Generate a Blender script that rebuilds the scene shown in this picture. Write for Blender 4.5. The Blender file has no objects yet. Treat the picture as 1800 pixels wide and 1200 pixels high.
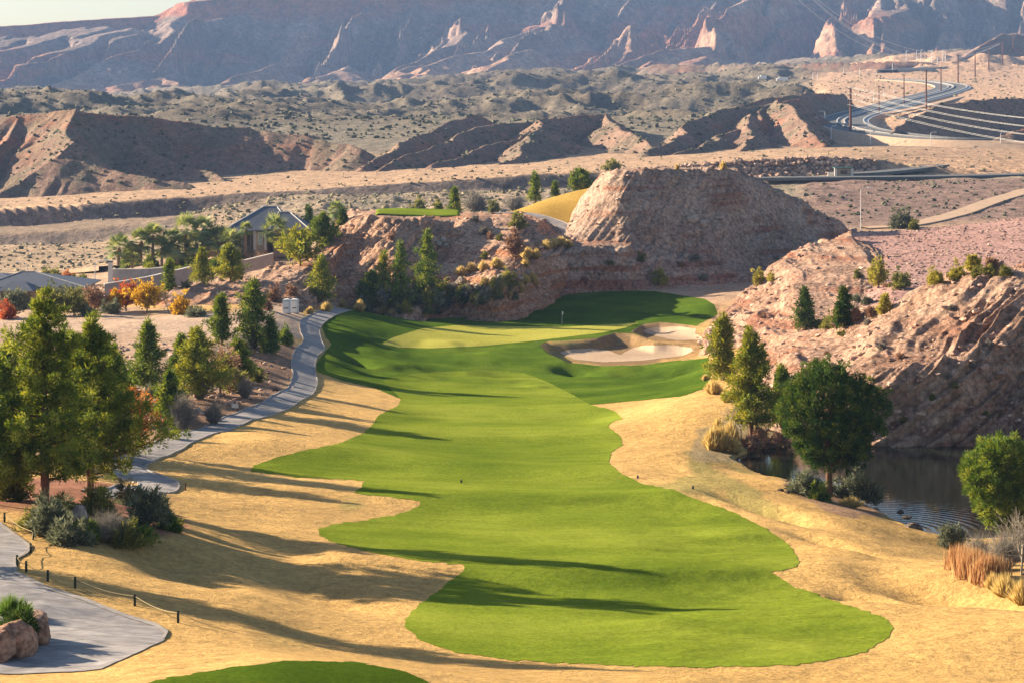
import bpy, bmesh, math, random
import numpy as np
from mathutils import Vector, Matrix
from mathutils.bvhtree import BVHTree
# ---------------------------------------------------------------- frame of reference
# The camera stands on an elevated tee at the origin and looks along +Y; a pixel of the 1800 px wide
# photograph is the bearing of a thing, its distance Y in metres is estimated from things of known size.
F = 4000.0; HY = 160.0
R = np.random.RandomState
C = bpy.context.scene.collection
def W(px, py, Y): return ((px-900.)/F*Y, Y, -(py-HY)*Y/F)
def smooth(x): x = np.clip(x, 0, 1); return x*x*(3-2*x)
# ---------------------------------------------------------------- noise
def _h(ix, iy, iz, s):
    n = (ix*374761393 + iy*668265263 + iz*2147483647 + s*1274126177) & 0xffffffff
    n = ((n ^ (n >> 13))*1274126177) & 0xffffffff
    n = ((n ^ (n >> 16))*2246822519) & 0xffffffff
    return ((n ^ (n >> 15)) & 0xffffff)/float(0xffffff)
def vn(x, y, z=0., s=0):
    x, y, z = np.broadcast_arrays(np.asarray(x, float), np.asarray(y, float), np.asarray(z, float))
    ix, iy, iz = np.floor(x).astype(np.int64), np.floor(y).astype(np.int64), np.floor(z).astype(np.int64)
    fx, fy, fz = x-ix, y-iy, z-iz
    fx, fy, fz = fx*fx*fx*(fx*(fx*6-15)+10), fy*fy*fy*(fy*(fy*6-15)+10), fz*fz*(3-2*fz)
    r = 0
    for dx in (0, 1):
        for dy in (0, 1):
            for dz in ((0, 1) if np.any(fz) else (0,)):
                w = (fx if dx else 1-fx)*(fy if dy else 1-fy)*(fz if dz else 1-fz)
                r = r+w*_h(ix+dx, iy+dy, iz+dz, s)
    return r*2-1
def fbm(x, y, z=0., o=4, s=0, g=.5):
    r = 0; a = 1.; t = 0
    for i in range(o):
        r = r+a*vn(x*2**i+i*17.3, y*2**i-i*9.1, z*2.**i, s+i); t += a; a *= g
    return r/t
def ridged(x, y, z=0., o=4, s=0, g=.5):
    r = 0; a = 1.; t = 0
    for i in range(o):
        r = r+a*(1-np.abs(vn(x*2**i+i*7.7, y*2**i+i*3.3, z*2.**i, s+i))*2); t += a; a *= g
    return r/t
# ---------------------------------------------------------------- base terrain: depth below the camera by bearing and distance
PX = [-400, 0, 150, 300, 450, 600, 750, 900, 1050, 1200, 1350, 1500, 1650, 1800, 2200]
TB = {
 45: [14,14,15,15,16,16,17,18,18,19,19.5,20,20,20,20],
 75: [19.5,20,20,20,20.5,21,21.5,22,22.5,23,23,23,23,23,23],
 90: [22,23,22.8,22.4,22.2,22.5,23,23.4,23.7,24,24,24,24,24,24],
 105:[23,24.2,24.7,25.3,25.8,26.2,26.4,26.6,26.6,26.6,26.4,26.2,26,25.8,25],
 120:[24,25,25.4,26.2,26.9,27.4,27.7,27.8,27.8,27.8,27.7,27.5,27.2,27,26],
 135:[25,25.6,25.8,27,28,28.5,28.8,29,29,29,28.9,28.7,28.5,28.4,27.5],
 150:[26,26.8,26.8,28.2,29,29.6,29.9,30,30,30,29.9,30.1,30.7,31.5,31],
 165:[27,28,28,29,29.9,30.6,30.9,31,31,31,31.1,31.5,33.2,34.2,33],
 180:[28.5,29.5,29.8,30.8,31.1,31.6,32,32.2,32.2,32.3,32.4,33.6,35.3,36.5,35],
 195:[29.5,30.5,30.8,31.3,31.8,32.4,32.9,33.2,33.2,33,33.5,35.4,37,37,36],
 212:[30.5,31.5,31.6,32,32.6,33.2,33.8,34.1,34,33.6,36.0,37,37,37,36],
 226:[31,32,32,32.4,33,33.9,34.7,35,34.8,33.8,34.2,37,37,37,36],
 245:[32,33,33,33,33.4,35,36,36.2,36,33.8,33.3,34,35,36,36],
 265:[33,33.5,33.5,33.6,34,36,37.2,37.4,37.2,35,33,32,34,35,36],
 285:[33,33.5,33.5,33.5,34.2,37,38.3,38.5,38.3,37.3,34,33,34,35,36],
 305:[33,33,33,33,33.8,37.6,39.4,39.8,39.7,39,35,34,34,35,36],
 325:[33,33,33,33,33.4,38.1,40.2,40.9,41,40.8,36,35,35,35,36],
 342:[33.3,33.4,33.4,33.4,33.4,37.7,40.2,41.0,41.2,41,37,36,35,35,36],
 356:[34.5,34.5,34.3,34,33.7,37.0,39.9,40.1,40.6,40.9,37.5,36,35,35,36],
 375:[37,37,36,35,34.2,36.9,40.0,40.2,40.2,40.6,38.5,37,36,36,37],
 395:[40,40,39,37,35,37.6,40.3,40.5,40.3,40,38.5,37,36,36,37],
 420:[42,42,41,39,37,38,40,40.5,39.5,39,38,37,36,37,38],
 455:[43.5,43.5,43.5,43,40,39,39,39,38,38,38,37,36,36,37],
 475:[44,44,43,41,39,38,38,38,38,38,37.5,37,36,35,36],
 520:[44.5,44.5,43.5,39,37,37,37,38,38,37,36,35,34,34,34],
 570:[45,45,44,39.5,37,37,37,38,37,36,35.5,34.6,33.5,33,33],
 620:[45.5,45.5,45.5,44.5,42,40,38,37,36,35,34,33,32,31,31],
 680:[46,46,46,42,37,36,35,34,33,32,31,30,29,28.5,28],
 690:[47.5,47.5,46.5,41,36,35,35,34,33,32,31,30,29,28,28],
 698:[44,44,42,39,35,34.5,34.5,33.5,33,32,31,29.5,28.5,28,27.5],
 768:[44,46.1,43.8,43,36.9,35.7,34.4,33.8,32.6,31.1,29.2,28,28.1,28.1,28],
 770.3:[42.88,43.36,41.14,39.94,35.78,34.44,32.73,31.55,30.13,28.49,26.32,25.44,27.16,27.74,27.55],
 773.5:[41.5,40.0,37.9,36.2,34.4,32.9,30.7,28.8,27.1,25.3,22.8,22.3,26.0,27.3,27],
 840:[43,42,39.9,38,36.3,34.4,32.1,30.2,28.6,26.7,24.2,22.9,25.2,26.5,26],
 1000:[41,41,40,38.5,36.5,35,33.8,31.5,30,28,26.5,25.6,26.2,27,27],
 1060:[40,40,39,37.5,36,34.5,33,31,29.5,27.5,26.5,26.3,26.8,27.2,27],
 1130:[25,25,25,25,28,27,26,25,24,23,24,26.5,26.8,27,27],
 1200:[14,14,14,15,20,20,19,17,15.5,15,16,23,25,26,26],
 1300:[12,12,12,13,16,17,16,14,12.5,12,13,18.5,12,12,12],
 1450:[10.9,10.9,11,11.5,12,12.7,12.7,12.7,12,10.9,9,13.4,11,10,10],
 1650:[10,10,10,10,10,10,9,6,4,2,1,3,3,2,2],
 2000:[10,10,9,8,7,6,2,-2,-3,-5,-7,-10.5,-10.5,-9,-9],
 2600:[7,6.5,5,3,0,-3,-8,-13,-16,-18,-23,-31,-36,-36,-36],
 3200:[10,10,8,6,0,-5,-10,-16,-20,-26,-30,-40,-47,-49,-50],
 4200:[30,28,20,15,5,-5,-15,-25,-35,-45,-50,-60,-70,-75,-80],
 9500:[-20]*15}
ROWY = np.array(sorted(TB)); TAB = np.array([TB[k] for k in sorted(TB)], float)
pxg = np.linspace(-1600, 3400, 501)
Yg = np.exp(np.linspace(math.log(45), math.log(9500), 4200))
def blur(A, sig, axis):
    n = int(sig*3)+1; k = np.exp(-.5*(np.arange(-n, n+1)/sig)**2); k /= k.sum()
    P = np.pad(A, [(n, n) if i == axis else (0, 0) for i in range(2)], mode='edge')
    o = 0
    for i, w in enumerate(k):
        sl = [slice(None)]*2; sl[axis] = slice(i, i+A.shape[axis]); o = o+w*P[tuple(sl)]
    return o
_T = np.array([np.interp(pxg, PX, r) for r in TAB]); _T = blur(_T, 3.5, 1)
G0 = np.array([np.interp(Yg, ROWY, _T[:, j]) for j in range(len(pxg))]).T
Gb = blur(G0, 20, 0); Gc = blur(G0, 1.0, 0)
_w = smooth((Yg-400)/60)[:, None]; G = Gb*(1-_w)+Gc*_w
def gsample(px, Y):
    px = np.clip(px, pxg[0], pxg[-1]-1e-6); Y = np.clip(Y, Yg[0], Yg[-1]*.99999)
    a = (px-pxg[0])/(pxg[1]-pxg[0]); b = (np.log(Y)-math.log(45))/(math.log(9500)-math.log(45))*(len(Yg)-1)
    i = np.minimum(a.astype(int), len(pxg)-2); j = np.minimum(b.astype(int), len(Yg)-2); a = a-i; b = b-j
    return (G[j, i]*(1-a)+G[j, i+1]*a)*(1-b)+(G[j+1, i]*(1-a)+G[j+1, i+1]*a)*b
def sdf(px, py, poly):
    # signed distance to a polygon, negative inside (pixel units of bearing)
    P = np.array(poly, float); Q = np.roll(P, -1, 0)
    d = np.full(px.shape, 1e18); ins = np.zeros(px.shape, bool)
    for (x0, y0), (x1, y1) in zip(P, Q):
        ex, ey = x1-x0, y1-y0; l = ex*ex+ey*ey+1e-9
        t = np.clip(((px-x0)*ex+(py-y0)*ey)/l, 0, 1)
        d = np.minimum(d, (px-x0-t*ex)**2+(py-y0-t*ey)**2)
        c = ((y0 <= py) & (y1 > py)) | ((y1 <= py) & (y0 > py))
        if y1 != y0: ins ^= c & (px < x0+(py-y0)/(y1-y0)*ex)
    return np.where(ins, -1, 1)*np.sqrt(d)
FAIR = [(715,1085),(712,1100),(740,1125),(800,1145),(900,1160),(1050,1168),(1200,1173),(1350,1172),(1450,1163),(1520,1145),(1560,1122),(1572,1103),(1555,1085),(1480,1060),(1400,1032),(1350,1004),(1400,998),(1405,985),(1390,960),(1350,930),(1290,900),(1230,880),(1190,862),(1130,850),(1090,830),(1070,812),(1075,795),(1095,782),(1090,765),(1068,750),(1075,742),(1095,735),(1080,722),(1036,710),(1010,695),(965,672),(920,655),(850,650),(760,654),(700,660),(672,668),(705,700),(700,712),(665,730),(655,745),(640,760),(600,778),(540,790),(480,805),(445,818),(440,828),(520,838),(640,845),(635,855),(620,866),(740,880),(735,890),(700,903),(640,915),(590,920),(560,930),(562,942),(610,960),(680,975),(760,988),(815,992),(815,1002),(790,1020),(775,1035),(740,1060)]
ROUGH = [(1036,711),(1130,703),(1200,696),(1240,682),(1250,660),(1246,628),(1200,634),(1150,612),(1180,600),(1240,606),(1246,600),(1212,585),(1222,574),(1262,553),(1256,536),(1240,526),(1150,512),(1060,510),(960,518),(860,536),(760,545),(700,547),(640,543),(606,541),(578,556),(566,575),(572,592),(583,605),(566,625),(556,640),(556,652),(600,668),(660,682),(705,701),(760,740),(900,760),(1036,740)]
GREEN = [(670,604),(690,594),(740,578),(800,572),(900,574),(1000,575),(1060,571),(1125,567),(1100,576),(1060,585),(1000,592),(930,600),(850,608),(760,612),(700,611)]
RIM1 = [(948,606),(962,600),(1000,598),(1050,594),(1080,585),(1110,586),(1150,600),(1200,602),(1240,606),(1250,622),(1200,632),(1130,641),(1060,643),(1000,637),(965,622)]
RIM2 = [(1108,583),(1130,570),(1160,566),(1200,570),(1245,576),(1262,596),(1225,606),(1150,600)]
SAND1 = [(978,620),(1000,613),(1040,611),(1068,614),(1090,622),(1108,612),(1130,606),(1180,605),(1215,610),(1226,615),(1200,627),(1130,635),(1060,638),(1010,633)]
SAND2 = [(1120,582),(1150,574),(1195,573),(1228,577),(1222,586),(1245,593),(1228,599),(1190,600),(1150,592)]
TEE = [(150,1230),(250,1203),(300,1190),(420,1172),(520,1160),(620,1163),(700,1178),(752,1198),(780,1230)]
PATHN = [(-160,860),(-60,896),(0,918),(30,940),(57,960),(50,972),(28,985),(30,1005),(80,1030),(150,1052),(220,1080),(275,1097),(296,1110),(288,1126),(240,1148),(190,1170),(140,1197),(100,1240),(-300,1260),(-300,860)]
POND = [(1283,812),(1300,800),(1340,787),(1400,780),(1500,779),(1950,779),(2100,860),(1900,930),(1760,945),(1660,948),(1600,925),(1540,898),(1500,885),(1440,872),(1380,855),(1320,838),(1290,824)]
HOLES = [(1350,893,2.1,7.,1.7,-71),(1538,1036,1.3,3.6,1.1,-66),(1690,1030,2.3,7.,1.7,-71),(1475,950,1.2,6.,.8,-68),(622,632,2.0,5.,2.2,-72),(330,1000,2.5,7,.7,-60),(560,1040,2.5,7,.7,-60),
         (1010,652,2.0,4.,1.9,-70),(1195,655,2.2,8.,2.0,-20),(690,625,3,8,.4,0)]
def bank(px, c, w): return smooth((px-c)/w+.5)
def base_h(px, Y):
    px = np.asarray(px, float); Y = np.asarray(Y, float)
    h = gsample(px, Y); X = (px-900)/F*Y
    near = 1-smooth((Y-410)/40)
    # rolling crests across the fairway
    for yc, sk, A, w, x0, x1 in ((137,.000,.42,5.5,560,1500),(177,-.004,.40,6.5,250,1250),(199,-.016,.38,6.5,430,1150),(232,-.01,.30,8,560,1100),(262,0,.25,8,600,1080)):
        d = (Y-yc-sk*(px-900)-1.2*np.sin(px*.006+yc))/w
        d = np.where(d < 0, d*1.7, d*.75)
        h = h-1.5*near*A*np.exp(-d*d)*smooth((px-x0)/120+.5)*smooth((x1-px)/120+.5)
    for cx, cy, sa, sb, dep, ang in HOLES:
        Yc = 200.
        for _ in range(12): Yc = F*float(gsample(np.array([cx*1.]), np.array([Yc]))[0])/(cy-HY)
        Xc = (cx-900)/F*Yc; a = math.radians(ang)
        u = (X-Xc)*math.cos(a)+(Y-Yc)*math.sin(a); v = -(X-Xc)*math.sin(a)+(Y-Yc)*math.cos(a)
        h = h+dep*np.exp(-(u/sb)**2-(v/sa)**2)
    h = h-near*smooth((Y-290)/30)*(1-smooth((Y-358)/8)*(1-smooth((Y-392)/8)))*.75*fbm(X/9, Y/11, s=55, o=3)*smooth((px-560)/40)*(1-smooth((px-1240)/40))
    rough = near*smooth((Y-60)/40)
    turf = smooth((px-1060)/160)+smooth((560-px)/160)
    h = h+rough*((.4+.55*turf)*fbm(X/20, Y/16, s=3, o=3)+.085*fbm(X/2.4, Y/2.4, s=9, o=4)*(.35+.65*np.clip(turf, 0, 1)))
    far = smooth((Y-560)/80)
    h = h-far*(.5*fbm(X/9, Y/9, s=21)+.0)
    plain = smooth((Y-1180)/160)*(1-smooth((px-1400)/60)*(1-smooth((Y-2000)/500)))
    h = h-plain*(24*ridged(X/205+Y/420+.5*fbm(X/300, Y/300, s=3), Y/185, s=31, o=5, g=.52)+6*fbm(X/34, Y/34, s=44, o=5)-10)
    wash = smooth((Y-610)/40)*(1-smooth((Y-740)/30))*smooth((px-300)/200)*(1-smooth((px-1400)/200))
    h = h-wash*(2.2*ridged(X/38, Y/30, s=37, o=4))
    # furrowed cut bank at the far left and the dirt fill right of the terrace
    fur = smooth((Y-764)/4)*(1-smooth((Y-784)/4))*(1-smooth((px-130)/30))
    h = h+fur*.7*np.abs(np.sin((X+Y*.5)*.85))
    fil = smooth((Y-764)/4)*(1-smooth((Y-850)/30))*smooth((px-1540)/40)
    h = h+fil*.6*np.abs(np.sin((X*.9+Y*.35)*.5+fbm(X/15, Y/15)*2))
    # bunkers and pond are dug in, seen by bearing
    py = HY+F*h/Y
    sel = (Y > 300) & (Y < 420) & (px > 900) & (px < 1300)
    if sel.any():
        hh = h[sel]
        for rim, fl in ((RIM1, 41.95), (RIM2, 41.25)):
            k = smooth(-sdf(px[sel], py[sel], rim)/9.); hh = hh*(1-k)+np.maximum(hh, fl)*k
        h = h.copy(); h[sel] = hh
    sel = (Y > 165) & (Y < 226) & (px > 1260) & (px < 2150)
    if sel.any():
        pyw = HY+F*35./Y[sel]; d = sdf(px[sel], pyw, POND)
        hh = h[sel]; hh = np.where(d < 0, np.maximum(hh, 35.0+.05-d*.05), np.minimum(hh, 35.-np.minimum(d*.05, .35+0*d))); h = h.copy(); h[sel] = hh
    return h
# ---------------------------------------------------------------- mesh helpers
def mesh_from(name, V, Fc, mats=(), smooth_shade=True, col=None, parent=None, link=True):
    V = np.asarray(V, np.float32).reshape(-1, 3); Fc = np.asarray(Fc, np.int32)
    n = Fc.shape[1]; me = bpy.data.meshes.new(name)
    me.vertices.add(len(V)); me.vertices.foreach_set('co', V.ravel())
    me.loops.add(Fc.size); me.loops.foreach_set('vertex_index', Fc.ravel())
    me.polygons.add(len(Fc)); me.polygons.foreach_set('loop_start', np.arange(0, Fc.size, n, dtype=np.int32))
    me.polygons.foreach_set('loop_total', np.full(len(Fc), n, np.int32))
    me.polygons.foreach_set('use_smooth', np.full(len(Fc), smooth_shade))
    if col is not None:
        a = me.color_attributes.new('Col', 'FLOAT_COLOR', 'POINT'); a.data.foreach_set('color', np.asarray(col, np.float32).ravel())
    me.update(calc_edges=True)
    for m in (mats if isinstance(mats, (list, tuple)) else [mats]): me.materials.append(m)
    o = bpy.data.objects.new(name, me)
    if link: C.objects.link(o)
    if parent: o.parent = parent
    return o
def tag(o, label=None, cat=None, group=None, kind=None):
    if label: o['label'] = label
    if cat: o['category'] = cat
    if group: o['group'] = group
    if kind: o['kind'] = kind
    return o
def grid_faces(nr, nc, keep=None):
    a = np.arange(nr*nc).reshape(nr, nc)
    f = np.stack([a[:-1, :-1], a[:-1, 1:], a[1:, 1:], a[1:, :-1]], -1)
    f = f.reshape(-1, 4)
    return f if keep is None else f[keep.ravel()]
def structure(o): o['kind'] = 'structure'; return o
# ---------------------------------------------------------------- materials
def newmat(name):
    m = bpy.data.materials.new(name); m.use_nodes = True; nt = m.node_tree; nt.nodes.clear()
    return m, nt
def nd(nt, t, **k):
    n = nt.nodes.new(t)
    for a, b in k.items(): setattr(n, a, b)
    return n
def noise_node(nt, vec, scale, detail=4, rough=.55):
    n = nd(nt, 'ShaderNodeTexNoise'); n.inputs['Scale'].default_value = scale; n.inputs['Detail'].default_value = detail
    n.inputs['Roughness'].default_value = rough
    if vec is not None: nt.links.new(vec, n.inputs['Vector'])
    return n.outputs['Fac']
def ramp(nt, fac, stops):
    r = nd(nt, 'ShaderNodeValToRGB'); e = r.color_ramp.elements
    while len(e) < len(stops): e.new(.5)
    for el, (p, c) in zip(e, stops): el.position = p; el.color = (c[0], c[1], c[2], 1) if len(c) > 2 else (c[0],)*3+(1,)
    nt.links.new(fac, r.inputs[0]); return r.outputs[0]
def mixc(nt, fac, a, b, mode='MIX'):
    m = nd(nt, 'ShaderNodeMix', data_type='RGBA', blend_type=mode)
    for k, v in ((0, fac), (6, a), (7, b)):
        if isinstance(v, (int, float)): m.inputs[k].default_value = v
        elif isinstance(v, tuple): m.inputs[k].default_value = (*v, 1)
        else: nt.links.new(v, m.inputs[k])
    return m.outputs[2]
def scaled(nt, sx, sy, sz, rot=0.):
    tc = nd(nt, 'ShaderNodeNewGeometry'); mp = nd(nt, 'ShaderNodeMapping'); mp.inputs['Scale'].default_value = (sx, sy, sz)
    mp.inputs['Rotation'].default_value = (0, 0, rot)
    nt.links.new(tc.outputs['Position'], mp.inputs['Vector']); return mp.outputs[0]
def finish(nt, col, rough=.9, bump=None, bdist=.1, bstr=1., spec=.2, trans=None, tcol=None):
    p = nd(nt, 'ShaderNodeBsdfPrincipled'); out = nd(nt, 'ShaderNodeOutputMaterial')
    if isinstance(col, tuple): p.inputs['Base Color'].default_value = (*col, 1)
    else: nt.links.new(col, p.inputs['Base Color'])
    if isinstance(rough, (int, float)): p.inputs['Roughness'].default_value = rough
    else: nt.links.new(rough, p.inputs['Roughness'])
    p.inputs['Specular IOR Level'].default_value = spec
    if bump is not None:
        b = nd(nt, 'ShaderNodeBump'); b.inputs['Distance'].default_value = bdist; b.inputs['Strength'].default_value = bstr
        nt.links.new(bump, b.inputs['Height']); nt.links.new(b.outputs[0], p.inputs['Normal'])
    sh = p.outputs[0]
    if trans:
        t = nd(nt, 'ShaderNodeBsdfTranslucent'); mx = nd(nt, 'ShaderNodeMixShader'); mx.inputs[0].default_value = trans
        c = tcol if tcol is not None else col
        if isinstance(c, tuple): t.inputs[0].default_value = (*c, 1)
        else: nt.links.new(c, t.inputs[0])
        nt.links.new(sh, mx.inputs[1]); nt.links.new(t.outputs[0], mx.inputs[2]); sh = mx.outputs[0]
    nt.links.new(sh, out.inputs[0])
def math_(nt, op, a, b=None):
    m = nd(nt, 'ShaderNodeMath', operation=op)
    for i, v in enumerate((a, b)):
        if v is None: continue
        if isinstance(v, (int, float)): m.inputs[i].default_value = v
        else: nt.links.new(v, m.inputs[i])
    return m.outputs[0]
def mat_grass(name, stops, sc=1., bump=.12, streak=None):
    m, nt = newmat(name); v = scaled(nt, 1, 1, 1)
    big = noise_node(nt, v, .09*sc, 5, .6); fine = noise_node(nt, v, 2.6*sc, 5, .75)
    f = math_(nt, 'ADD', math_(nt, 'MULTIPLY', big, .62), math_(nt, 'MULTIPLY', fine, .38))
    c = ramp(nt, f, stops)
    if streak:
        s = noise_node(nt, scaled(nt, *streak), 1., 4, .7)
        c = mixc(nt, .3, c, ramp(nt, s, [(.36, (.66,)), (.62, (1.25,))]), 'MULTIPLY')
    sp = noise_node(nt, v, 4.5*sc, 4, .8); c = mixc(nt, 1., c, ramp(nt, sp, [(.36, (.8,)), (.64, (1.16,))]), 'MULTIPLY')
    b = noise_node(nt, v, 5*sc, 5, .8)
    finish(nt, c, 1., b, bump, 1., 0.); return m
def mat_col(name, amp=.35, scale=.6, bump=.3, bscale=1.2, red=None, spec=.1, veg=None):
    # base colour comes from the surface's own painted attribute, broken up by noise
    m, nt = newmat(name); a = nd(nt, 'ShaderNodeVertexColor'); a.layer_name = 'Col'
    v = scaled(nt, 1, 1, 1)
    n1 = noise_node(nt, v, scale, 8, .7); n2 = noise_node(nt, v, scale*7, 4, .7)
    k = ramp(nt, math_(nt, 'ADD', math_(nt, 'MULTIPLY', n1, .6), math_(nt, 'MULTIPLY', n2, .4)), [(.36, (1-amp,)), (.64, (1+amp,))])
    c = mixc(nt, 1., a.outputs[0], k, 'MULTIPLY')
    sp = noise_node(nt, v, scale*3.1, 6, .8); c = mixc(nt, 1., c, ramp(nt, sp, [(.38, (1-amp*.9,)), (.5, (1.,)), (.62, (1+amp*.5,))]), 'MULTIPLY')
    if veg:
        vo = nd(nt, 'ShaderNodeTexVoronoi'); vo.inputs['Scale'].default_value = veg[0]; nt.links.new(v, vo.inputs['Vector'])
        msk = ramp(nt, vo.outputs['Distance'], [(.18, (1.,)), (.34, (0.,))])
        c = mixc(nt, math_(nt, 'MULTIPLY', msk, veg[1]), c, veg[2])
    b = math_(nt, 'ADD', noise_node(nt, v, bscale, 10, .72), math_(nt, 'MULTIPLY', noise_node(nt, v, bscale*.22, 5, .6), 1.6))
    finish(nt, c, .95, b, bump, 1., spec); return m
def mat_rock(name, c1, c2, c3, red, sc=1., bump=.5, strata=.5, attr=False):
    m, nt = newmat(name); v = scaled(nt, sc, sc, sc)
    n1 = noise_node(nt, v, .10, 6, .65); n2 = noise_node(nt, v, .9, 8, .75)
    c = ramp(nt, math_(nt, 'ADD', math_(nt, 'MULTIPLY', n1, .5), math_(nt, 'MULTIPLY', n2, .5)), [(.36, c1), (.5, c2), (.63, c3)])
    st = noise_node(nt, scaled(nt, .03*sc, .03*sc, .85*sc), 1., 4, .6)
    rd = ramp(nt, st, [(.47, (0.,)), (.60, (1.,))])
    rp = ramp(nt, noise_node(nt, v, .06, 3, .5), [(.42, (0.,)), (.58, (1.,))])
    c = mixc(nt, math_(nt, 'MULTIPLY', math_(nt, 'MULTIPLY', rd, rp), strata), c, red)
    vo = nd(nt, 'ShaderNodeTexVoronoi', feature='F1'); vo.inputs['Scale'].default_value = 1.3
    vv = nd(nt, 'ShaderNodeVectorMath', operation='ADD'); nt.links.new(v, vv.inputs[0])
    nz = nd(nt, 'ShaderNodeTexNoise'); nz.inputs['Scale'].default_value = .8; nt.links.new(v, nz.inputs['Vector']); nt.links.new(nz.outputs['Color'], vv.inputs[1])
    nt.links.new(vv.outputs[0], vo.inputs['Vector'])
    crk = ramp(nt, vo.outputs['Distance'], [(.0, (1.15,)), (.45, (1.,)), (.8, (.6,))]); c = mixc(nt, 1., c, crk, 'MULTIPLY')
    sp = noise_node(nt, v, 2.2, 6, .8); c = mixc(nt, 1., c, ramp(nt, sp, [(.38, (.62,)), (.5, (1.,)), (.64, (1.3,))]), 'MULTIPLY')
    b = math_(nt, 'SUBTRACT', noise_node(nt, v, .9, 12, .78), math_(nt, 'MULTIPLY', vo.outputs['Distance'], .45))
    finish(nt, c, .95, b, bump, 1., .15); return m
M = {}
M['straw'] = None
# ---------------------------------------------------------------- the ground sheet
def paint(rgb, px, py, Y, polys):
    _x = (px-900)/F*Y; _wb = 34*fbm(_x/9, Y/14, s=77, o=4)*np.clip(250/Y, .3, 1.2)
    for c, poly, feather, y0, y1 in polys:
        d = sdf(px, py, poly)+_wb; w = (smooth(.5-d/feather)*((Y > y0) & (Y < y1)))[:, None]
        rgb[:] = rgb*(1-w)+np.array(c)*w
STRAW = (.53,.325,.112); DIRT = (.40,.27,.185); PINK = (.225,.15,.125); SAGE = (.135,.108,.08); TAN = (.37,.265,.175)
def ground_colours(px, Y, h):
    py = HY+F*h/Y; X = (px-900)/F*Y
    rgb = np.zeros((len(px), 3)); rgb[:] = STRAW
    n = fbm(X/14, Y/14, s=5)[:, None]; rgb *= 1+.22*n
    g = smooth((fbm(X/9, Y/26, s=61, o=4)-.28)/.2)[:, None]*smooth((Y-95)/30)[:, None]*.6; rgb[:] = rgb*(1-g)+np.array((.20,.21,.06))*g
    paint(rgb, px, py, Y, [
        ((.30,.13,.08), [(-60,905),(-60,860),(60,850),(150,850),(240,865),(300,890),(320,915),(250,945),(140,925),(60,905)], 22, 130, 175),
        (DIRT, [(-300,540),(505,540),(520,600),(512,650),(500,690),(430,725),(330,760),(240,790),(100,800),(-300,840)], 26, 176, 372),
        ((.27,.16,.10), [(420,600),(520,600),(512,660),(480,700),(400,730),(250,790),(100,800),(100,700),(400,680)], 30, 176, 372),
        ((.50,.35,.25), [(-300,548),(150,550),(330,545),(520,545),(530,590),(420,600),(330,585),(160,580),(-300,610)], 10, 285, 380),
        ((.33,.24,.12), [(1265,745),(1400,742),(1400,790),(1330,790),(1285,800),(1235,795),(1240,765)], 12, 200, 300),
        ((.33,.20,.12), [(1380,850),(1500,870),(1560,900),(1500,905),(1440,885)], 10, 170, 215),
        ((.25,.155,.07), RIM1, 10, 300, 420), ((.27,.17,.08), RIM2, 10, 300, 420),  # bunker lips: brownish grass, painted darker still for the shade on their banks
        ((.40,.26,.10), [(1215,565),(1262,545),(1290,600),(1260,640),(1245,625),(1240,600)], 10, 300, 420)])
    t = (smooth((Y-385)/40)*(1-.0))[:, None]; rgb[:] = rgb*(1-t)+np.array(DIRT)*t*(1+.25*n)
    # beyond the course: pale wash, dark gravel, terrace, sage plain
    def zone(c, m):
        nonlocal rgb; m = np.clip(m, 0, 1)[:, None]; rgb = rgb*(1-m)+np.array(c)*m
    zone(TAN, smooth((Y-520)/30)*(1-smooth((px-330)/60))*(1-smooth((Y-660)/40)))
    zone((.27,.225,.165), smooth((Y-600)/40)*smooth((px-340)/100)*(.75+.5*fbm(X/20, Y/20, s=8)))
    zone(PINK, smooth((Y-560)/30)*smooth((px-1380)/60)*(1-smooth((Y-720)/15)))
    zone((.24,.18,.145), smooth((Y-683)/5)*(1-smooth((Y-695)/5))*(1-smooth((px-330)/60)))
    zone((.26,.19,.135), smooth((Y-695)/5)*(1-smooth((Y-766)/3))*(1-smooth((px-430)/60)))
    zone((.20,.15,.125), smooth((Y-766)/2)*(1-smooth((Y-773)/1)))
    zone((.30,.20,.155), smooth((Y-764)/3)*(1-smooth((Y-774)/1))*(1-smooth((px-130)/20)))
    zone((.44,.29,.185), smooth((Y-773)/1)*(1-smooth((Y-1090)/60)))
    zone((.40,.26,.17), smooth((Y-764)/3)*(1-smooth((Y-1060)/20))*smooth((px-1530)/40))
    zone((.22,.185,.135), smooth((Y-1040)/80))
    zone(SAGE, smooth((Y-1180)/80)*(.75+.8*fbm(X/60, Y/40, s=71)))
    zone((.50,.32,.21), smooth((Y-1080)/60)*smooth((px-1400)/60)*(1-smooth((Y-2700)/200)))
    zone((.26,.20,.155), smooth((Y-3000)/400))
    return np.concatenate([rgb, np.ones((len(px), 1))], 1)
def pxcols(step, a=-40, b=1840, lo=-1500, hi=3300):
    return np.concatenate([np.arange(lo, a-200, 25), np.arange(a-200, a, 8), np.arange(a, b, step), np.arange(b, b+200, 8), np.arange(b+200, hi, 25)])
def rows(ya, yb, pstep):
    ys = [ya]
    while ys[-1] < yb:
        y = ys[-1]; h = max(8., float(abs(gsample(np.array([900.]), np.array([y]))[0])))
        ys.append(y+min(max(pstep*y*y/(F*h), .22), 40))
    return np.array(ys)
cols = pxcols(2.5)
rowsN = rows(48, 455, 1.6)
PXn, Yn = np.meshgrid(cols, rowsN); shp = PXn.shape
Hn = base_h(PXn.ravel(), Yn.ravel()).reshape(shp)
PYn = HY+F*Hn/Yn
def to_xyz(px, Y, h): return np.stack([(px-900)/F*Y, Y, -h], -1).reshape(-1, 3)
Vn = to_xyz(PXn, Yn, Hn)
M['ground'] = mat_col('dry_ground', .30, .9, .16, 4.)
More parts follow.
